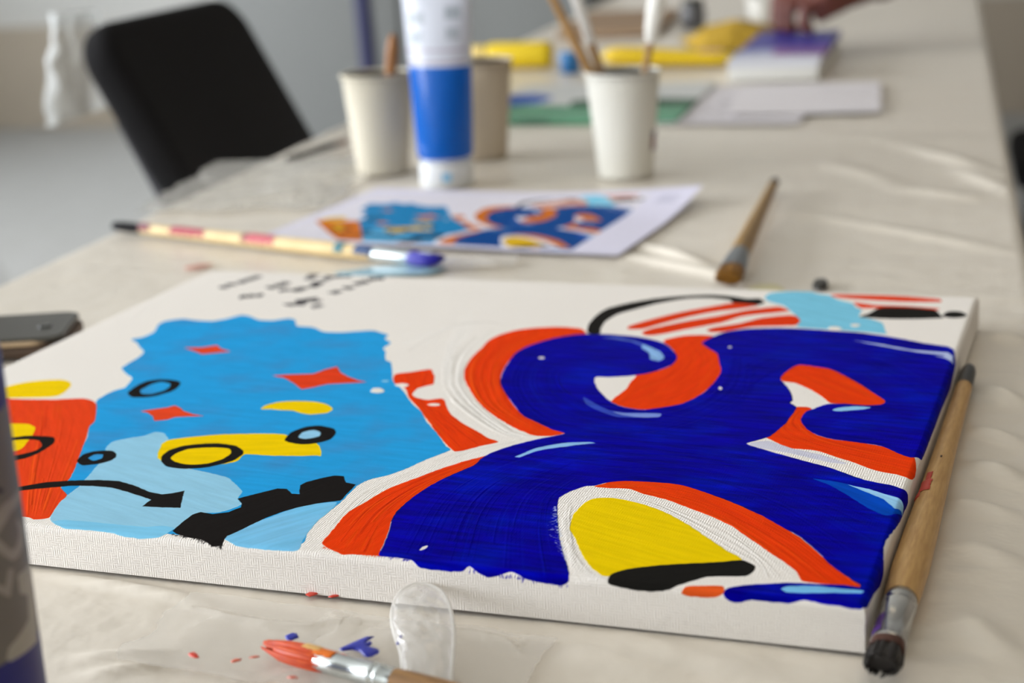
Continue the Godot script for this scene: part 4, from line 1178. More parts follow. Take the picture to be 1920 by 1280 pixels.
func build_papers() -> void:
	var p := paint_print()
	var m := mat(Color.WHITE, 0.6, 0.15)
	m.albedo_texture = p.colour()
	m.cull_mode = BaseMaterial3D.CULL_DISABLED
	var curl := func(u: float, v: float) -> float: return 0.010 * pow(clampf((u - v - 0.45) / 0.55, 0, 1), 1.7) + 0.0006 * sin(u * 9.0) * sin(v * 4.0) * sin(u * PI) + 0.001
	solo("printed_sheet", flat_sheet(0.297, 0.21, 60, 40, curl), m, "printed sheet showing a small copy of the painting, lying behind the canvas", "printed sheet", Vector3(-0.350, TOP, -1.271), -0.154)
	# sketch sheets by the far box
	var faint := Pic.new(420, 594, Color8(222, 218, 222), noise_fine, noise_broad, 150)
	for k in 16:
		var a := Vector2(rng.randf_range(60, 350), rng.randf_range(120, 560))
		var pts := PackedVector2Array()
		for j in 16:
			pts.append(a + Vector2(cos(j * 0.5), sin(j * 0.45)) * rng.randf_range(20, 60))
		faint.line(pts, 2.6, Color8(120, 116, 122), 0.45, 0, 0, true)
	var fm := mat(Color.WHITE, 0.6, 0.3)
	fm.albedo_texture = faint.colour()
	fm.cull_mode = BaseMaterial3D.CULL_DISABLED
	var flat := func(u: float, v: float) -> float: return 0.0012 * sin(u * 3.0) * sin(v * 5.0) * sin(v * PI) + 0.0004
	solo("sketch_sheet", flat_sheet(0.15, 0.29, 12, 16, flat), fm, "white paper with faint pencil sketches lying right of the white cup", "paper", Vector3(-0.208, TOP, -1.885), -0.07)
	var flat2 := func(u: float, v: float) -> float: return 0.0026 + 0.0012 * sin(u * 3.0) * sin(v * 4.0)
	solo("sketch_sheet", flat_sheet(0.16, 0.235, 12, 16, flat2), mat(Color8(226, 222, 225), 0.6, 0.3), "blank white paper at the right end of the sketch sheets, near the table's right edge", "paper", Vector3(-0.147, TOP, -1.912), 0.04)
	# a small landscape study
	var land := Pic.new(512, 400, Color8(206, 208, 206), noise_fine, noise_broad, 150)
	land.fill(curve_closed([0, 250, 120, 235, 260, 255, 400, 225, 512, 240, 512, 400, 0, 400], 6, true), PackedVector2Array(), Color8(92, 150, 118), Color8(70, 116, 92), 0.1, 0.2, 0, 1, 1)
	land.fill(curve_closed([200, 190, 330, 175, 512, 190, 512, 260, 380, 270, 220, 262], 6, true), PackedVector2Array(), Color8(70, 96, 80), Color8(88, 116, 98), 0.1, 0.2, 0, 1, 1)
	land.fill(curve_closed([0, 330, 512, 315, 512, 352, 0, 368], 6, false), PackedVector2Array(), Color8(130, 176, 150), Color8(120, 166, 140), 0.1, 0.1, 0, 1, 1)
	land.fill(curve_closed([0, 120, 70, 112, 130, 150, 120, 215, 60, 232, 0, 215], 6, true), PackedVector2Array(), Color8(48, 88, 168), Color8(70, 110, 180), 0.4, 0.2, 0, 1, 1)
	var lm := mat(Color.WHITE, 0.55, 0.3)
	lm.albedo_texture = land.colour()
	solo("landscape_study", plate_tex(0.235, 0.29, 0.004), lm, "small card painted green and blue lying behind the white cup", "painting", Vector3(-0.385, TOP, -1.905), -0.02)


# a thin card whose top carries the whole picture
func plate_tex(w: float, d: float, h: float) -> ArrayMesh:
	var rows := [[1.0, 0.0, 0.0], [1.0, h - 0.0006, 0.0], [1.0, h, 0.0006]]
	var st := SurfaceTool.new()
	st.begin(Mesh.PRIMITIVE_TRIANGLES)
	st.set_smooth_group(-1)
	var c := [Vector2(-w / 2, -d / 2), Vector2(w / 2, -d / 2), Vector2(w / 2, d / 2), Vector2(-w / 2, d / 2)]
	for k in 4:
		var a: Vector2 = c[k]
		var b: Vector2 = c[(k + 1) % 4]
		for q in [[a, 0.0], [b, h], [a, h], [a, 0.0], [b, 0.0], [b, h]]:
			var p: Vector2 = q[0]
			st.set_uv(Vector2(p.x / w * 0.985 + 0.5, p.y / d * 0.985 + 0.5))
			st.add_vertex(Vector3(p.x, q[1], p.y))
	for y in [h, 0.0]:
		for t in ([0, 1, 2, 0, 2, 3] if y > 0 else [0, 2, 1, 0, 3, 2]):
			var p: Vector2 = c[t]
			st.set_uv(Vector2(p.x / w * 0.985 + 0.5, p.y / d * 0.985 + 0.5))
			st.add_vertex(Vector3(p.x, y, p.y))
	st.generate_normals()
	return st.commit()


# a drop of paint: a low dome over a wobbly outline; size in metres
func drop(pts: Array, h: float) -> ArrayMesh:
	var o := curve_closed(pts, 3, true)
	var mid := Vector2.ZERO
	for p in o:
		mid += p / o.size()
	var rings := []
	for s in [[1.0, 0.0], [0.96, 0.45], [0.84, 0.8], [0.6, 0.95], [0.3, 1.0], [0.05, 1.02]]:
		var r := PackedVector3Array()
		for p in o:
			var q: Vector2 = mid + (p - mid) * s[0]
			r.append(Vector3(q.x * 0.001, h * s[1], q.y * 0.0019))
		rings.append(r)
	return loft(rings, false, true)


func smear(label: String, at: Vector3, turn: float, pts: Array, c: Color, h := 0.0006, rough := 0.35) -> void:
	solo("paint_smear", drop(pts, h), mat(c, rough), label, "paint smear", at, turn)


func crumple(nx: int, ny: int, w: float, d: float, hgt: float, freq: float, seed_: int, lift: Callable) -> ArrayMesh:
	var f := FastNoiseLite.new()
	f.seed = seed_
	f.noise_type = FastNoiseLite.TYPE_CELLULAR
	f.cellular_return_type = FastNoiseLite.RETURN_DISTANCE
	f.frequency = freq
	f.domain_warp_enabled = true
	f.domain_warp_amplitude = 0.6 / freq
	f.domain_warp_frequency = freq * 0.5
	var e := FastNoiseLite.new()
	e.seed = seed_ + 1
	e.frequency = freq * 0.6
	var pts := PackedVector3Array()
	for j in ny:
		for i in nx:
			var u := float(i) / (nx - 1)
			var v := float(j) / (ny - 1)
			var x := (u - 0.5) * w
			var z := (v - 0.5) * d
			var wx := e.get_noise_2d(x * 1.3, z * 1.3 + 9.0) * 0.06 * w
			var wz := e.get_noise_2d(x * 1.3 + 30.0, z * 1.3) * 0.06 * d
			var rim := smoothstep(0.0, 0.16, minf(minf(u, 1 - u), minf(v, 1 - v)))
			var y: float = (f.get_noise_2d(x, z) * 0.5 + 0.5) * hgt * (0.25 + 0.75 * rim) + lift.call(u, v)
			pts.append(Vector3(x + wx, 0.0012 + y, z + wz))
	return grid(nx, ny, pts)


func build_film() -> void:
	var none := func(_u: float, _v: float) -> float: return 0.0
	# the glove-like film in front: a flat part with folds ...
	var o := thing("crumpled_film", "crumpled translucent plastic film with one puffed round-ended finger, in front of the canvas", "plastic film", Vector3(-0.2089, 0.7500, -0.5310))
	var front := func(u: float, v: float) -> float: return (0.0010 * exp(-pow((u - 0.42 - 0.25 * v) * 16.0, 2)) + 0.0012 * exp(-pow((u - 0.70 + 0.22 * v) * 18.0, 2)) + 0.0010 * exp(-pow((v - 0.42 + 0.3 * u) * 12.0, 2)) + 0.0018 * exp(-pow((v - 0.22 - 0.1 * sin(u * 7.0)) * 26.0, 2))) * smoothstep(0.0, 0.15, minf(minf(u, 1 - u), minf(v, 1 - v)))
	part("film_sheet", crumple(150, 70, 0.150, 0.060, 0.0008, 30.0, 31, front), film_mat(Color8(230, 225, 216), 0.38, 0.26), o, Vector3(0.0, 0.0004, 0.008), Vector3(0, -0.13, 0))
	# ... and the puffed finger: a flat bag between its two edges
	var wr := FastNoiseLite.new()
	wr.seed = 8
	wr.frequency = 130.0
	var lefts: Array[Vector3] = [Vector3(-0.1669, 0.7545, -0.4777), Vector3(-0.1730, 0.7557, -0.4935), Vector3(-0.1797, 0.7569, -0.5121), Vector3(-0.1850, 0.7576, -0.5227), Vector3(-0.1891, 0.7582, -0.5319), Vector3(-0.1923, 0.7588, -0.5416), Vector3(-0.1938, 0.7593, -0.5510), Vector3(-0.1934, 0.7597, -0.5575), Vector3(-0.1910, 0.7599, -0.5622), Vector3(-0.1880, 0.7600, -0.5639)]
	var rights: Array[Vector3] = [Vector3(-0.1531, 0.7545, -0.4797), Vector3(-0.1572, 0.7557, -0.4958), Vector3(-0.1615, 0.7569, -0.5147), Vector3(-0.1643, 0.7576, -0.5255), Vector3(-0.1671, 0.7582, -0.5349), Vector3(-0.1706, 0.7588, -0.5445), Vector3(-0.1748, 0.7593, -0.5535), Vector3(-0.1789, 0.7597, -0.5594), Vector3(-0.1837, 0.7599, -0.5631), Vector3(-0.1875, 0.7600, -0.5640)]
	var rings := []
	for k in lefts.size() * 4 - 3:
		var i := mini(k / 4, lefts.size() - 2)
		var t := (k - i * 4) / 4.0
		var a := lefts[i].cubic_interpolate(lefts[i + 1], lefts[maxi(i - 1, 0)], lefts[mini(i + 2, lefts.size() - 1)], t)
		var b := rights[i].cubic_interpolate(rights[i + 1], rights[maxi(i - 1, 0)], rights[mini(i + 2, rights.size() - 1)], t)
		var mid := (a + b) / 2
		var half := (b - a) / 2
		var r := PackedVector3Array()
		for j in 48:
			var an := TAU * j / 48
			var q := mid + half * cos(an) + Vector3(0.0, 0.80, 0.60) * sin(an) * half.length() * 0.42
			var n := wr.get_noise_3d(q.x, q.y, q.z)
			q += (q - mid) * absf(sin(an)) * (0.35 * n - 0.45 * absf(wr.get_noise_3d(q.x * 0.55 + 5.0, q.y * 0.55, q.z * 0.55)))
			q.y = maxf(q.y, TOP + 0.0006)
			r.append(q - o.position)
		rings.append(r)
	part("puffed_finger", loft(rings), film_mat(Color8(236, 233, 228), 0.27, 0.24), o)
	var seam_sheen := PackedVector3Array()
	for p in lefts:
		seam_sheen.append(p - o.position)
	for k in range(rights.size() - 2, -1, -1):
		seam_sheen.append(rights[k] - o.position)
	var fine_sheen := PackedVector3Array()
	for i in seam_sheen.size() - 1:
		for t in 5:
			fine_sheen.append(seam_sheen[i].cubic_interpolate(seam_sheen[i + 1], seam_sheen[maxi(i - 1, 0)], seam_sheen[mini(i + 2, seam_sheen.size() - 1)], t / 5.0))
	part("seam_sheen", tube(fine_sheen, [0.0007], 10), film_mat(Color8(240, 238, 232), 0.6, 0.25), o)  # pale tube added along the outline to imitate film whitening edge-on
	# crumpled clear sheet by the chair
	var heap := func(u: float, v: float) -> float: return 0.005 * sin(PI * u) * sin(PI * v) * (0.6 + 0.4 * sin(u * 8.0 + v * 3.0))
	solo("crumpled_film", crumple(100, 90, 0.17, 0.25, 0.007, 24.0, 77, heap), film_mat(Color8(236, 232, 222), 0.34, 0.25), "crumpled translucent plastic spread on the table between the chair and the printed sheet", "plastic film", Vector3(-0.5939, 0.7500, -1.4288) + Vector3(0.0, 0.0005, 0.0), 0.12)
	solo("crumpled_film", crumple(40, 30, 0.06, 0.036, 0.005, 60.0, 41, none), film_mat(Color8(232, 228, 222), 0.5, 0.3), "small scrap of clear plastic beside the blue bristle tips behind the canvas", "plastic film", Vector3(-0.3178, 0.7500, -1.1234) + Vector3(0, 0.0004, 0), 0.2)
	# pale plastic hanging behind the chair
	var drape := PackedVector3Array()
	var dn := FastNoiseLite.new()
	dn.seed = 90
	dn.frequency = 5.0
	for j in 30:
		for i in 24:
			var u := i / 23.0
			var v := j / 29.0
			drape.append(Vector3(lerpf(-0.035, 0.035, u) * (0.75 + 0.5 * v) + 0.01 * dn.get_noise_2d(u * 0.4, v * 0.5), -0.125 * v + 0.02 * u * v, 0.02 * dn.get_noise_2d(u * 0.3, v * 0.1) + 0.008 * sin(u * 6.0)))
	solo("plastic_drape", grid(24, 30, drape), film_mat(Color8(214, 218, 218), 0.5, 0.5), "pale translucent plastic hanging behind the left side of the black chair", "plastic sheet", Vector3(-0.9379, 0.8862, -1.7400), 0.3)


func build_smears() -> void:
	var red := Color8(214, 62, 40)
	var blue := Color8(30, 42, 168)
	smear("orange smear close to the canvas's front edge, larger of the two there", Vector3(-0.2342, 0.7504, -0.5706), 0.3, [-3.2, 0.4, -1.5, -0.9, 2.6, -1.4, 3.4, -0.8, 1.2, 0.7, -1.4, 1.5], red)
	smear("orange smear close to the canvas's front edge, smaller one towards the puffed film", Vector3(-0.2249, 0.7504, -0.5698), 0.1, [-2.6, 0.8, -0.6, -0.2, 1.2, -0.8, 3.0, -0.4, 1.0, 0.5, -0.8, 1.0], red)
	smear("orange spot left of the orange-loaded brush, farthest left", Vector3(-0.2543, 0.7554, -0.5037), 0.2, [-2.2, -0.6, -0.4, -1.3, 1.4, -0.3, 2.6, 1.1, 1.4, 1.3, -0.8, 0.6], red)
	smear("pale orange spot just left of the orange bristles", Vector3(-0.2371, 0.7554, -0.5019), 0.1, [-1.9, 0.4, -0.6, -0.5, 1.6, -0.5, 1.2, 0.2, -0.9, 0.9], Color8(226, 108, 80))
	smear("thin orange dash between the pale orange spot and the orange bristles", Vector3(-0.2318, 0.7554, -0.5052), 0.1, [-1.8, 0.4, 0.4, -0.4, 1.9, -0.2, 0.2, 0.3], Color8(226, 108, 80))
	smear("orange dash below the orange-loaded brush", Vector3(-0.2123, 0.7554, -0.4924), 0.1, [-2.2, 0.1, 0.2, -0.4, 2.0, 0.2, -0.2, 0.4], Color8(224, 112, 90))
	smear("blue oval drop above the orange bristles", Vector3(-0.2244, 0.7554, -0.5225), 0.0, [-2.6, 0, -0.9, -1.5, 1.2, -1.4, 2.8, 0, 1.0, 1.4, -1.0, 1.3], blue, 0.0008)
	smear("large branching blue paint smear on the film between brush and puffed finger", Vector3(-0.1960, 0.7554, -0.5182), -0.1, [-7.5, 2.0, -4.6, -1.6, -1.6, -4.4, 0.6, -4.6, -0.6, -2.0, -1.2, -0.4, 1.4, -2.4, 2.4, -1.6, 1.4, 0.6, 3.0, 1.6, 5.4, 1.0, 7.0, 0.6, 7.6, 1.6, 6.2, 3.4, 3.6, 3.4, 0.6, 2.0, -3.0, 1.6, -5.4, 2.4], blue, 0.0010)
	smear("red dash under the large blue smear beside the ferrule", Vector3(-0.2011, 0.7554, -0.5107), 0.25, [-2.4, -0.4, 0, -0.7, 2.4, 0.5, 0.4, 0.6], Color8(210, 90, 80))
	smear("tiny red spot above the ferrule rings", Vector3(-0.1913, 0.7554, -0.5050), 0.0, [-0.9, 0, 0, -0.6, 0.9, 0, 0, 0.6], Color8(206, 90, 90))
	smear("tiny blue dot on the left edge of the puffed finger, upper", Vector3(-0.1802, 0.7620, -0.5147), 0.0, [-0.5, 0, 0, -0.4, 0.5, 0, 0, 0.4], blue)
	smear("tiny blue dot left of the puffed finger, lower", Vector3(-0.1811, 0.7600, -0.5136), 0.0, [-0.6, 0, 0, -0.7, 0.6, 0, 0, 0.7], blue)
	smear("black speck on the table behind the canvas's back right corner", Vector3(-0.0740, 0.7508, -1.0660), 0.0, [-5.0, 0, -3.0, -5.5, 2.6, -6, 5.4, 0.6, 2.6, 6, -3.2, 5], Color8(36, 34, 28), 0.003)
	smear("faint red smear on the table behind the canvas's back left corner", Vector3(-0.5218, 0.7504, -1.1083), -0.1, [-9.0, 2.0, -3.0, -3.0, 5.0, -5.0, 9.5, -4.0, 4.0, 3.0, -4.0, 5.0], Color8(206, 150, 132))
	smear("pale blue wet smear along the canvas's back edge under the blue bristles", Vector3(-0.3710, 0.7506, -1.0987), 0.12, [-40, 3, -22, -5, 2, -8, 24, -8, 38, -3, 30, 6, 6, 8, -20, 8], Color8(160, 198, 214), 0.001, 0.15)
	smear("pale yellow spot on the table right of the ochre brush tip", Vector3(-0.1096, 0.7505, -1.0575), 0.1, [-12, 4, -4, -6, 8, -6, 14, 2, 4, 8], Color8(214, 206, 160), 0.0006)


# ------------------------------------------------------------------ things farther down the table
func build_far_things() -> void:
	var yellow := mat(Color8(228, 196, 0), 0.4)
	# yellow tube lying behind the beige cup
	var a := thing("yellow_bottle", "short yellow paint bottle lying behind the beige cup", "bottle", Vector3(-0.5533, 0.7500, -2.2661), -0.05)
	part("bottle_body", along([[-0.055, 0.004, 0.004, 0.018], [-0.052, 0.015, 0.015, 0.018], [-0.045, 0.0175, 0.0175, 0.018], [0.03, 0.0178, 0.0178, 0.018], [0.037, 0.017, 0.017, 0.018], [0.0385, 0.005, 0.005, 0.018]], 32), yellow, a)
	part("screw_cap", along([[-0.088, 0.001, 0.001, 0.018], [-0.087, 0.0135, 0.0135, 0.018], [-0.056, 0.0145, 0.0145, 0.018]], 32), mat(Color8(214, 186, 96), 0.4), a)
	var p := thing("paint_pot", "small blue paint pot standing behind the white cup, left of the long yellow pouch", "paint pot", Vector3(-0.4777, 0.7500, -2.2075))
	part("pot", lathe([[0.011, 0.0], [0.0128, 0.001], [0.0136, 0.018], [0.013, 0.0195]], 32), mat(Color8(26, 104, 164), 0.4), p)
	part("lid", lathe([[0.0142, 0.0185], [0.0145, 0.0195], [0.0143, 0.026], [0.013, 0.0268], [0.001, 0.027]], 32), mat(Color8(40, 120, 180), 0.4), p)
	# long yellow pouch, curling down at its right end
	var t := thing("yellow_pouch", "long curved yellow pouch lying behind the white cup's brushes", "pouch", Vector3(-0.3483, 0.7500, -2.2523), -0.06)
	var st := []
	for k in 20:
		var u := k / 19.0
		var x := lerpf(-0.098, 0.094, u)
		var e := sqrt(clampf(1.0 - pow(absf(u * 2 - 1), 6.0), 0.0, 1.0))
		st.append([x, 0.022 * e + 0.001, lerpf(0.014, 0.007, u) * e + 0.0008, lerpf(0.0150, 0.0085, u)])
	part("pouch_body", along(st, 28, 0.8), mat(Color8(226, 190, 0), 0.4), t)
	part("label_patch", plate(round_rect(0.034, 0.020, 0.006), 0.0012, 0.0004), mat(Color8(222, 176, 160), 0.5), t, Vector3(0.05, 0.0185, 0.0), Vector3(0, 0.2, -0.04))
	# crumpled ochre cloth beyond it
	var heap := func(u: float, v: float) -> float: return 0.030 * sin(PI * u) * sin(PI * v)
	solo("crumpled_cloth", crumple(50, 40, 0.15, 0.20, 0.018, 22.0, 55, heap), noisy(Color8(168, 132, 26), Color8(196, 162, 44), 0.8, 0.05, Vector3(12, 12, 12), 3), "crumpled ochre-yellow cloth left of the hand", "cloth", Vector3(-0.2904, 0.7500, -2.5059), 0.3)
	# flat box the hand rests on
	var bx := thing("flat_box", "long flat white box with a blue and purple printed lid under the hand", "box", Vector3(-0.197, TOP, -2.245), -0.02)
	part("tray", box(0.108, 0.018, 0.330, 0.0015), mat(Color8(226, 226, 222), 0.5), bx)
	var lid := Pic.new(200, 600, Color8(214, 216, 226), noise_fine, noise_broad, 120)
	lid.fill(PackedVector2Array([Vector2(0, 0), Vector2(200, 0), Vector2(200, 330), Vector2(0, 420)]), PackedVector2Array(), Color8(36, 36, 150), Color8(60, 50, 150), 0.3, 0.1, 0, 1, 1)
	lid.fill(PackedVector2Array([Vector2(70, 380), Vector2(200, 330), Vector2(200, 520), Vector2(90, 520)]), PackedVector2Array(), Color8(140, 90, 158), Color8(112, 80, 160), 0.3, 0.1, 0, 1, 1)
	lid.fill(PackedVector2Array([Vector2(0, 430), Vector2(80, 385), Vector2(90, 500), Vector2(0, 520)]), PackedVector2Array(), Color8(160, 166, 206), Color8(180, 184, 214), 0.3, 0.1, 0, 1, 1)
	var lm := mat(Color.WHITE, 0.4)
	lm.albedo_texture = lid.colour()
	part("lid", plate_tex(0.110, 0.332, 0.008), lm, bx, Vector3(0, 0.0178, 0))
	# brown board far behind
	solo("cardboard_piece", box(0.16, 0.012, 0.34, 0.002), noisy(Color8(140, 116, 92), Color8(158, 132, 104), 0.8, 0.05, Vector3(10, 10, 10), 3), "piece of brown cardboard lying beyond the long yellow pouch", "cardboard", Vector3(-0.5197, 0.7500, -2.8130), 0.05)
	var d := thing("dark_jar", "small dark grey jar standing at the far end behind the white cup's upright brush", "jar", Vector3(-0.3925, 0.7500, -2.7610))
	part("jar_body", lathe([[0.014, 0.0], [0.019, 0.002], [0.02, 0.03], [0.016, 0.036]], 32), mat(Color8(86, 86, 88), 0.4), d)
	part("jar_lid", lathe([[0.0165, 0.035], [0.017, 0.036], [0.017, 0.046], [0.001, 0.047]], 32), mat(Color8(60, 60, 56), 0.5), d)
	var w := thing("white_pot", "small white pot at the far end left of the hand", "pot", Vector3(-0.2852, 0.7500, -2.7990))
	part("pot_body", lathe([[0.018, 0.0], [0.022, 0.002], [0.025, 0.04], [0.0235, 0.04], [0.02, 0.004], [0.001, 0.004]], 32), mat(Color8(222, 220, 212), 0.4), w)
	part("pot_rim", lathe([[0.0245, 0.039], [0.0262, 0.040], [0.0262, 0.043], [0.0240, 0.043], [0.0235, 0.040], [0.0245, 0.039]], 32), mat(Color8(222, 220, 212), 0.4), w)
	# phone lying at the left
	var ph := thing("phone", "dark grey phone in a tan casing lying left of the canvas", "phone", Vector3(-0.5871, 0.7500, -0.8901), 0.2845)
	part("shaded_case", plate(round_rect(0.150, 0.066, 0.011, 8), 0.0075, 0.0025), mat(Color8(70, 52, 36), 0.6), ph)  # dark brown paints in the shadow gap under the phone
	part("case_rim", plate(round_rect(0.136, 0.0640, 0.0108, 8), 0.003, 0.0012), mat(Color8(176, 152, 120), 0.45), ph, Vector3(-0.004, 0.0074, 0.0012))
	part("glass_back", plate(round_rect(0.147, 0.063, 0.0105, 8), 0.0028, 0.0012), mat(Color8(60, 58, 52), 0.2, 0.4), ph, Vector3(0, 0.0092, 0))
	part("camera_lens", lathe([[0.004, 0.0], [0.0042, 0.0006], [0.0034, 0.0009], [0.0005, 0.0007]], 24), mat(Color8(30, 30, 30), 0.1), ph, Vector3(0.058, 0.0119, 0.004))


# ------------------------------------------------------------------ chairs
func make_chair(label: String, at: Vector3, turn: float) -> Node3D:   # faces +x
	var o := thing("black_chair", label, "chair", at, turn, "black chairs along the table")
	var cloth := bumpy(mat(Color8(22, 21, 22), 0.85, 0.25), 0.2, 0.05, Vector3(30, 30, 30))
	var steel := mat(Color8(40, 40, 44), 0.4, 0.5, 0.4)
	# backrest: leans away from the seat, its face towards +x
	var pad := plate(round_rect(0.25, 0.375, 0.05, 10), 0.045, 0.018, 5)
	var back := part("backrest", pad, cloth, o)
	back.transform = Transform3D(Basis(Vector3(-0.46, 0.888, 0).normalized(), Vector3(0.888, 0.46, 0).normalized(), Vector3(0, 0, 1)), Vector3(-0.262, 0.752, 0))
	part("seat", plate(round_rect(0.42, 0.43, 0.06, 8), 0.055, 0.02, 4), cloth, o, Vector3(0.06, 0.415, 0))
	for s in [-1, 1]:
		part("back_post", tube(PackedVector3Array([Vector3(-0.15, 0.42, 0.175 * s), Vector3(-0.165, 0.56, 0.185 * s), Vector3(-0.195, 0.645, 0.185 * s), Vector3(-0.270, 0.775, 0.16 * s)]), [0.011], 14), steel, o)
		part("leg", tube(PackedVector3Array([Vector3(-0.20, 0.0, 0.20 * s), Vector3(-0.17, 0.22, 0.195 * s), Vector3(-0.15, 0.42, 0.18 * s)]), [0.011], 14), steel, o)
		part("leg", tube(PackedVector3Array([Vector3(0.24, 0.0, 0.20 * s), Vector3(0.23, 0.22, 0.195 * s), Vector3(0.22, 0.42, 0.18 * s)]), [0.011], 14), steel, o)
	return o


func build_chairs() -> void:
	make_chair("black padded chair pushed up to the table's left edge, its backrest in full view", Vector3(-0.585, 0, -1.835), 0.0)
	make_chair("black chair at the table's right edge, only a dark corner in view", Vector3(0.395, 0, -3.27), PI)


# ------------------------------------------------------------------ the hand on the box
func capsule(p: Vector3, a: Vector3, b: Vector3, ra: float, rb: float) -> float:
	var d := b - a
	var t := clampf((p - a).dot(d) / d.length_squared(), 0, 1)
	return p.distance_to(a + d * t) - lerpf(ra, rb, t)


func nets(groups: Array, cell: float) -> ArrayMesh:
	var lo := Vector3.INF
	var hi := -Vector3.INF
	for g in groups:
		for b in g[1]:
			var r := maxf(b[2], b[3]) + cell * 2
			lo = lo.min(b[0] - Vector3.ONE * r).min(b[1] - Vector3.ONE * r)
			hi = hi.max(b[0] + Vector3.ONE * r).max(b[1] + Vector3.ONE * r)
	var n := Vector3i(((hi - lo) / cell).ceil()) + Vector3i.ONE
	var f := PackedFloat32Array()
	f.resize(n.x * n.y * n.z)
	for z in n.z:
		for y in n.y:
			for x in n.x:
				var p := lo + Vector3(x, y, z) * cell
				var total := 1e9
				for g in groups:
					var k: float = g[0]
					var v := 1e9
					for b in g[1]:
						var c := capsule(p, b[0], b[1], b[2], b[3])
						var h := clampf(0.5 + 0.5 * (v - c) / k, 0, 1)
						v = lerpf(v, c, h) - k * h * (1 - h)
					var k2 := 0.006
					var h2 := clampf(0.5 + 0.5 * (total - v) / k2, 0, 1)
					total = lerpf(total, v, h2) - k2 * h2 * (1 - h2)
				f[(z * n.y + y) * n.x + x] = total
	var st := SurfaceTool.new()
	st.begin(Mesh.PRIMITIVE_TRIANGLES)
	st.set_smooth_group(0)
	var at := {}
	var offs := [Vector3i(0, 0, 0), Vector3i(1, 0, 0), Vector3i(0, 1, 0), Vector3i(1, 1, 0), Vector3i(0, 0, 1), Vector3i(1, 0, 1), Vector3i(0, 1, 1), Vector3i(1, 1, 1)]
	var edges := [[0, 1], [2, 3], [4, 5], [6, 7], [0, 2], [1, 3], [4, 6], [5, 7], [0, 4], [1, 5], [2, 6], [3, 7]]
	for z in n.z - 1:
		for y in n.y - 1:
			for x in n.x - 1:
				var v := PackedFloat32Array()
				var inside := 0
				for o in offs:
					var q := f[((z + o.z) * n.y + y + o.y) * n.x + x + o.x]
					v.append(q)
					inside += 1 if q < 0 else 0
				if inside == 0 or inside == 8:
					continue
				var s := Vector3.ZERO
				var c := 0
				for e in edges:
					if (v[e[0]] < 0) != (v[e[1]] < 0):
						var t := v[e[0]] / (v[e[0]] - v[e[1]])
						s += Vector3(offs[e[0]]).lerp(Vector3(offs[e[1]]), t)
						c += 1
				at[Vector3i(x, y, z)] = lo + (Vector3(x, y, z) + s / c) * cell
	for q: Vector3i in at:
		for axis in 3:
			var d := Vector3i.ZERO
			d[axis] = 1
			var u := Vector3i.ZERO
			u[(axis + 1) % 3] = 1
			var w := Vector3i.ZERO
			w[(axis + 2) % 3] = 1
			if not (at.has(q - u) and at.has(q - w) and at.has(q - u - w)):
				continue
			var v0 := f[(q.z * n.y + q.y) * n.x + q.x]
			var r := q + d
			var v1 := f[(r.z * n.y + r.y) * n.x + r.x]
			if (v0 < 0) == (v1 < 0):
				continue
			var p := [at[q], at[q - u], at[q - u - w], at[q - w]]
			var order := [0, 2, 1, 0, 3, 2] if v0 < 0 else [0, 1, 2, 0, 2, 3]
			for i in order:
				st.add_vertex(p[i])
	st.generate_normals()
	return st.commit()


func build_hand() -> void:
	var o := thing("person", "brown-skinned hand and forearm reaching down to the flat printed box at the far right", "person", Vector3(-0.17, TOP, -2.36))
	var lid := TOP + 0.0256
	# world points, then taken relative to the thing
	var wrist := Vector3(-0.085, lid + 0.070, -2.43)
	var elbow := Vector3(0.16, lid + 0.21, -2.62)
	var kn := []   # knuckles from index to little finger
	for k in 4:
		kn.append(Vector3(-0.188 + 0.006 * k + 0.004 * k * k * 0.5, lid + 0.060 - 0.004 * k, -2.405 + 0.0205 * k - 0.012))
	var palm := [[wrist, kn[0], 0.024, 0.0135], [wrist, kn[1], 0.025, 0.014], [wrist, kn[2], 0.025, 0.0135], [wrist, kn[3], 0.023, 0.012], [elbow, wrist, 0.043, 0.026]]
	var groups := [[0.016, palm]]
	var lens_ := [0.040, 0.044, 0.041, 0.033]
	for k in 4:
		var a: Vector3 = kn[k]
		var l: float = lens_[k]
		var b := a + Vector3(-0.70, -0.30, 0.06 * k).normalized() * l
		var c := b + Vector3(-0.10, -0.95, 0.05).normalized() * l * 0.62
		var e := c + Vector3(0.42, -0.85, 0.02).normalized() * l * 0.50
		e.y = maxf(e.y, lid + 0.0075)
		groups.append([0.003, [[a, b, 0.0105, 0.0092], [b, c, 0.0092, 0.0084], [c, e, 0.0084, 0.0074]]])
	var tb: Vector3 = wrist.lerp(kn[3], 0.35) + Vector3(0.0, -0.012, 0.018)
	var t1 := tb + Vector3(-0.030, -0.012, 0.026)
	var t2 := t1 + Vector3(-0.024, -0.014, 0.006)
	t2.y = maxf(t2.y, lid + 0.010)
	groups.append([0.004, [[wrist.lerp(kn[3], 0.15), tb, 0.016, 0.0135], [tb, t1, 0.0130, 0.0105], [t1, t2, 0.0105, 0.0085]]])
	for g in groups:
		for b in g[1]:
			b[0] = b[0] - o.position
			b[1] = b[1] - o.position
	var skin := noisy(Color8(92, 46, 36), Color8(112, 60, 48), 0.5, 0.04, Vector3(9, 9, 9), 14)
	skin.subsurf_scatter_enabled = true
	skin.subsurf_scatter_strength = 0.1
	part("hand_and_forearm", nets(groups, 0.004), skin, o)


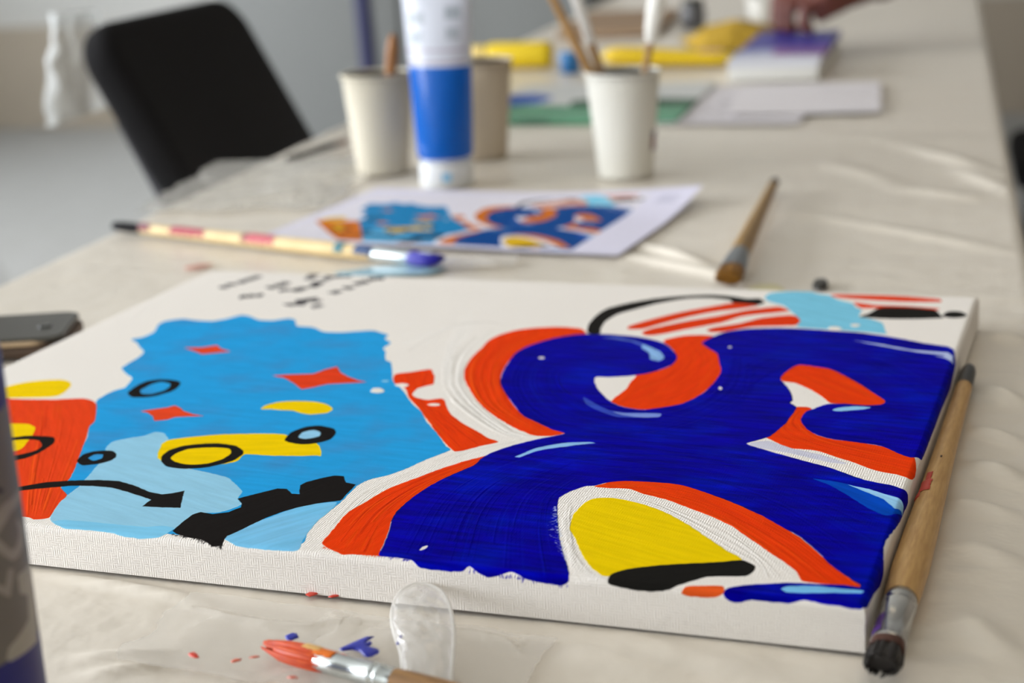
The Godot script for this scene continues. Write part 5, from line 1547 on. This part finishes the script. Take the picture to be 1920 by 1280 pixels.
# ------------------------------------------------------------------ the room
func wall_with_opening(called: String, axis: int, at: float, thick: float, lo: Vector2, hi: Vector2, holes: Array, m: Material) -> void:
	var root := CSGCombiner3D.new()
	root.name = called
	root.set_meta("kind", "structure")
	add_child(root)
	var make := func(a: Vector2, b: Vector2, t: float) -> CSGBox3D:
		var c := CSGBox3D.new()
		c.material = m
		var len_ := b.x - a.x
		c.size = Vector3(t, b.y - a.y, len_) if axis == 0 else Vector3(len_, b.y - a.y, t)
		var mid := (a + b) / 2
		c.position = Vector3(at, mid.y, mid.x) if axis == 0 else Vector3(mid.x, mid.y, at)
		return c
	var w: CSGBox3D = make.call(lo, hi, thick)
	w.name = "plaster"
	root.add_child(w)
	for h in holes:
		var c: CSGBox3D = make.call(h[0], h[1], thick + 0.2)
		c.name = "opening"
		c.operation = CSGShape3D.OPERATION_SUBTRACTION
		root.add_child(c, true)


func build_room() -> void:
	var white := mat(Color8(226, 226, 222), 0.7)
	bumpy(white, 0.05, 0.05, Vector3(2, 2, 2))
	var floor_m := noisy(Color8(168, 168, 164), Color8(182, 182, 180), 0.32, 0.03, Vector3(1.2, 1.2, 1.2), 2)
	structure("floor", box(7.6, 0.1, 9.6, 0.002), floor_m, Vector3(-1.0, -0.1, -2.2))
	structure("ceiling", box(7.6, 0.1, 9.6, 0.002), mat(Color8(196, 194, 188), 0.8), Vector3(-1.0, 2.8, -2.2))
	wall_with_opening("wall_left", 0, -4.7, 0.2, Vector2(-7.0, 0.0), Vector2(2.6, 2.8), WIN_LEFT, white)
	structure("wall_right", box(0.2, 2.8, 9.6, 0.002), mat(Color8(146, 134, 120), 0.7), Vector3(2.7, 0, -2.2))
	structure("wall_back", box(7.6, 2.8, 0.2, 0.002), white, Vector3(-1.0, 0, -6.9))
	structure("wall_front", box(7.6, 2.8, 0.2, 0.002), white, Vector3(-1.0, 0, 2.5))
	# taupe panelling along the foot of the back wall
	var taupe := mat(Color8(188, 176, 158), 0.6)
	structure("trim_1", box(7.2, 0.44, 0.03, 0.006), taupe, Vector3(-1.0, 0, -6.785))
	structure("baseboard_left", box(0.02, 0.1, 9.2, 0.004), white, Vector3(-4.59, 0, -2.2))
	# window frames in the left wall
	var frame := mat(Color8(232, 232, 230), 0.5)
	var n := 1
	for w in WIN_LEFT:
		var wn := Node3D.new()
		wn.name = "window_%d" % n
		n += 1
		wn.set_meta("kind", "structure")
		add_child(wn)
		var z0: float = w[0].x
		var z1: float = w[1].x
		var y0: float = w[0].y
		var y1: float = w[1].y
		for k in 2:
			part("frame_rail", box(0.06, 0.05, z1 - z0, 0.004), frame, wn, Vector3(-4.7, y0 if k == 0 else y1 - 0.05, (z0 + z1) / 2))
		for k in 3:
			part("frame_stile", box(0.06, y1 - y0 - 0.1, 0.05, 0.004), frame, wn, Vector3(-4.7, y0 + 0.05, lerpf(z0 + 0.025, z1 - 0.025, k / 2.0)))
		part("window_sill", box(0.26, 0.03, z1 - z0 + 0.1, 0.006), frame, wn, Vector3(-4.56, y0 - 0.03, (z0 + z1) / 2))
	# grey cupboard behind the table, navy pole before it
	var c := thing("grey_cupboard", "tall grey two-door cupboard standing in the background behind the black chair", "cupboard", Vector3(-1.36, 0, -4.45))
	var grey := mat(Color8(118, 120, 118), 0.55)
	part("carcass", box(1.0, 1.9, 0.38, 0.006), grey, c, Vector3(0, 0.06, 0))
	part("plinth", box(0.96, 0.06, 0.34, 0.004), mat(Color8(90, 92, 92), 0.6), c)
	for s in [-1, 1]:
		var d := part("door", box(0.49, 1.86, 0.02, 0.004), grey, c, Vector3(0.249 * s, 0.08, 0.201))
		part("handle", box(0.015, 0.14, 0.02, 0.003), mat(Color8(60, 62, 64), 0.4, 0.5, 0.6), d, Vector3(-0.2 * s, 0.9, 0.018))
	solo("navy_pole", tube(PackedVector3Array([Vector3(0, 0, 0), Vector3(-0.005, 0.6, 0), Vector3(-0.03, 1.5, 0)]), [0.022], 20), mat(Color8(36, 38, 78), 0.5), "dark navy pole standing before the grey cupboard", "pole", Vector3(-1.4024, 0, -4.1))


func build_lamps() -> void:
	for k in LAMPS:
		var o := thing("ceiling_light", k[2], "ceiling light", k[0])
		part("housing", box(1.24, 0.03, 0.34, 0.004), mat(Color8(220, 220, 220), 0.5), o, Vector3(0, -0.03, 0))
		var em := mat(Color8(255, 244, 224), 0.5)
		em.emission_enabled = true
		em.emission = Color8(255, 236, 206)
		em.emission_energy_multiplier = 2.0
		part("diffuser_lamp", box(1.2, 0.006, 0.3, 0.002), em, o, Vector3(0, -0.0365, 0))
		var l := AreaLight3D.new()
		l.name = "lamp_glow"
		l.area_size = Vector2(1.2, 0.3)
		l.light_color = Color8(255, 232, 200)
		l.light_energy = k[1]
		l.area_range = 14.0
		l.shadow_enabled = true
		l.position = Vector3(0, -0.042, 0)
		l.rotation.x = -PI / 2
		o.add_child(l)


const WIN_LEFT := [[Vector2(-5.6, 0.9), Vector2(-3.2, 2.45)], [Vector2(-2.6, 0.9), Vector2(-0.2, 2.45)], [Vector2(0.0, 0.9), Vector2(2.2, 2.45)]]
const LAMPS := [[Vector3(0.5, 2.8, -0.6), 0.6, "slim white ceiling light nearer the camera"], [Vector3(-0.5, 2.8, -3.6), 0.4, "slim white ceiling light nearer the back wall"]]


func _ready() -> void:
	# camera
	var cam := Camera3D.new()
	cam.name = "camera"
	add_child(cam)
	var att := CameraAttributesPhysical.new()
	att.frustum_focal_length = 59.763
	att.frustum_near = 0.05
	att.frustum_far = 60.0
	att.frustum_focus_distance = 0.70
	att.exposure_aperture = 7.4
	cam.attributes = att
	cam.fov = 22.7071
	cam.near = 0.05
	cam.far = 60.0
	cam.transform = Transform3D(Vector3(0.969739, -0.051080, -0.238739), Vector3(-0.016921, 0.961455, -0.274443), Vector3(0.243555, 0.270178, 0.931496), Vector3(0.0000, 1.0193, 0.0000))
	cam.current = true
	# sky: soft overcast light outside the windows
	var we := WorldEnvironment.new()
	we.name = "environment"
	var env := Environment.new()
	env.background_mode = Environment.BG_SKY
	var sky := Sky.new()
	var sm := ProceduralSkyMaterial.new()
	sm.sky_top_color = Color8(206, 220, 236)
	sm.sky_horizon_color = Color8(232, 236, 240)
	sm.ground_bottom_color = Color8(150, 150, 146)
	sm.ground_horizon_color = Color8(200, 202, 202)
	sm.sky_energy_multiplier = 1.0
	sky.sky_material = sm
	env.sky = sky
	env.tonemap_mode = Environment.TONE_MAPPER_LINEAR
	env.tonemap_exposure = 0.43
	env.sdfgi_enabled = true
	env.ssao_enabled = true
	env.ssil_enabled = true
	we.environment = env
	add_child(we)
	# daylight coming in at each window
	for w in [[WIN_LEFT[0], 8.0], [WIN_LEFT[1], 44.0], [WIN_LEFT[2], 38.0]]:
		var l := AreaLight3D.new()
		l.name = "window_daylight"
		var a: Vector2 = w[0][0]
		var b: Vector2 = w[0][1]
		l.area_size = Vector2(b.x - a.x - 0.1, b.y - a.y - 0.1)
		l.light_color = Color8(244, 248, 255)
		l.light_energy = w[1]
		l.area_range = 16.0
		l.shadow_enabled = true
		l.position = Vector3(-4.52, (a.y + b.y) / 2, (a.x + b.x) / 2)
		l.rotation.y = -PI / 2
		add_child(l, true)
	rng.seed = 42
	wob.seed = 5
	wob.frequency = 0.22
	var nf := FastNoiseLite.new()
	nf.seed = 1
	nf.frequency = 0.06
	nf.fractal_octaves = 3
	noise_fine = nf.get_seamless_image(512, 512).get_data()
	nf.seed = 2
	nf.frequency = 0.012
	noise_broad = nf.get_seamless_image(512, 512).get_data()
	build_room()
	build_lamps()
	build_table()
	build_canvas()
	build_chairs()
	build_cups()
	build_tube()
	build_bottle()
	build_papers()
	build_far_things()
	build_hand()
	build_brushes()
	build_film()
	build_smears()
